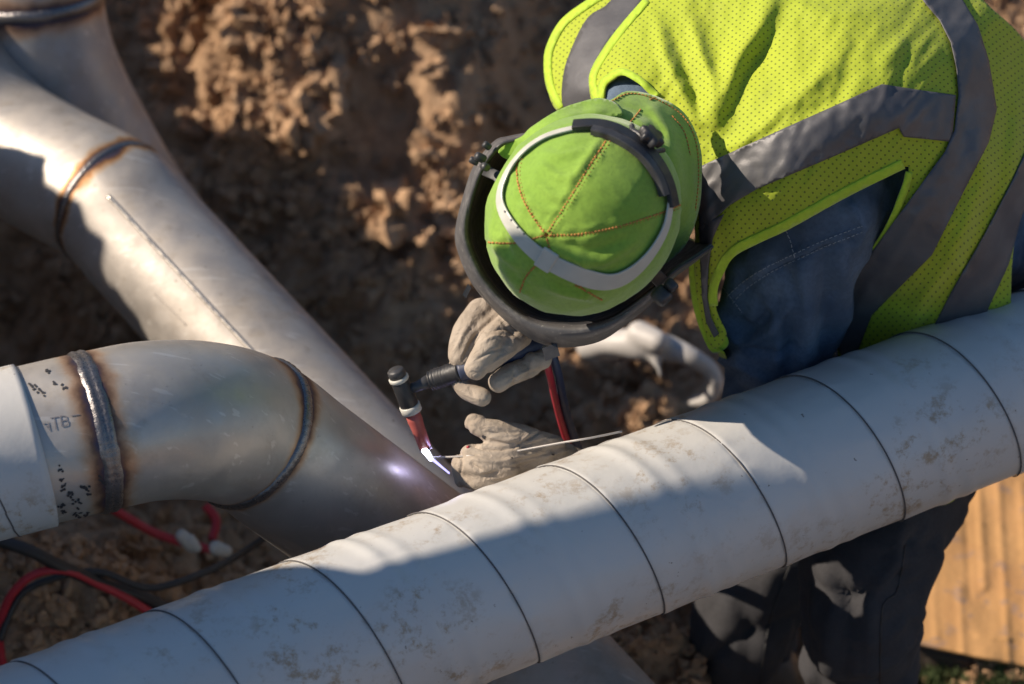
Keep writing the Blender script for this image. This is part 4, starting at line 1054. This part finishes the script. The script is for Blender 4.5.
hb_ = [Vector(p) for p in catmull([tuple(P(430, 381, 4.05)), tuple(P(445, 376, 4.045)), tuple(P(462, 371, 4.035))], 12)]
tube('handle_boot', hb_, .0118, MAT['black'], TR, seg=24, fn=lambda i, s, a, r: r*(.86+.14*min(1, s/.006))+.0011*math.sin(s*1500))
hh = [Vector(p) for p in catmull([tuple(P(460, 372, 4.035)), tuple(P(490, 362, 4.03)), tuple(P(520, 350, 4.04)), tuple(P(538, 345, 4.06))], 8)]
tube('handle', hh, .0115, MAT['blue_black'], TR, seg=24)
hs = [P(530, 340, 4.07), P(543, 352, 4.08), P(549, 372, 4.09), P(555, 398, 4.13), (P(562, 425, 4.19)), P(572, 455, 4.25), P(590, 500, 4.35), P(640, 560, 4.6)]
tube('red_hose', [Vector(p) for p in catmull([tuple(x) for x in hs], 8)], .0042, MAT['red_hose'], TR, seg=12)
hs = [P(534, 338, 4.08), P(549, 348, 4.09), P(557, 370, 4.10), P(563, 398, 4.14), (P(570, 425, 4.20)), P(581, 455, 4.26), P(600, 500, 4.36), P(655, 560, 4.6)]
tube('black_hose', [Vector(p) for p in catmull([tuple(x) for x in hs], 8)], .0052, MAT['blue_black'], TR, seg=12)
rp = [P(431, 457.5, 4.082), P(450, 457, 4.06), P(470, 456, 4.03), P(492, 456, 4.04), P(520, 450.5, 4.035), P(560, 443, 4.02), P(590, 438, 4.01), P(622, 431.5, 4.015)]
ro = tube('filler_rod', [Vector(p) for p in catmull([tuple(x) for x in rp], 6)], .0013, MAT['rod'], None, seg=8, origin=rp[0])
tag(ro, 'thin straight filler rod held in the lower glove, tip at the arc', 'rod')
# electric arc: it really glows
am = M('arc_plasma'); em = am.n.new('ShaderNodeEmission'); em.inputs[0].default_value = (.80, .85, 1, 1); em.inputs[1].default_value = 6
am.link(em.outputs[0], am.n['Material Output'].inputs[0])
V, F = merge(capsule_data([P(425, 450, 4.08), P(431, 459, 4.082)], [.0042, .0026], 10))
o = obj('welding_arc', V, F, am.m, None, origin=P(428, 455, 4.08)); tag(o, 'white electric arc glowing between the torch cup and the pipe', 'arc')
am2 = M('hot_joint'); em = am2.n.new('ShaderNodeEmission'); em.inputs[0].default_value = (.45, .42, 1, 1); em.inputs[1].default_value = 1.6
am2.link(em.outputs[0], am2.n['Material Output'].inputs[0])
V, F = capsule_data([P(431, 458, 4.082), P(449, 473, 4.085)], [.0018, .0008], 8); obj('glowing_joint', V, F, am2.m, o)
pl_ = bpy.data.lights.new('arc_light', 'POINT'); pl_.energy = .022; pl_.specular_factor = 0; pl_.color = (.55, .5, 1); pl_.shadow_soft_size = .004
plo = bpy.data.objects.new('arc_light', pl_); COL.objects.link(plo); plo.location = P(438, 451, 4.095)
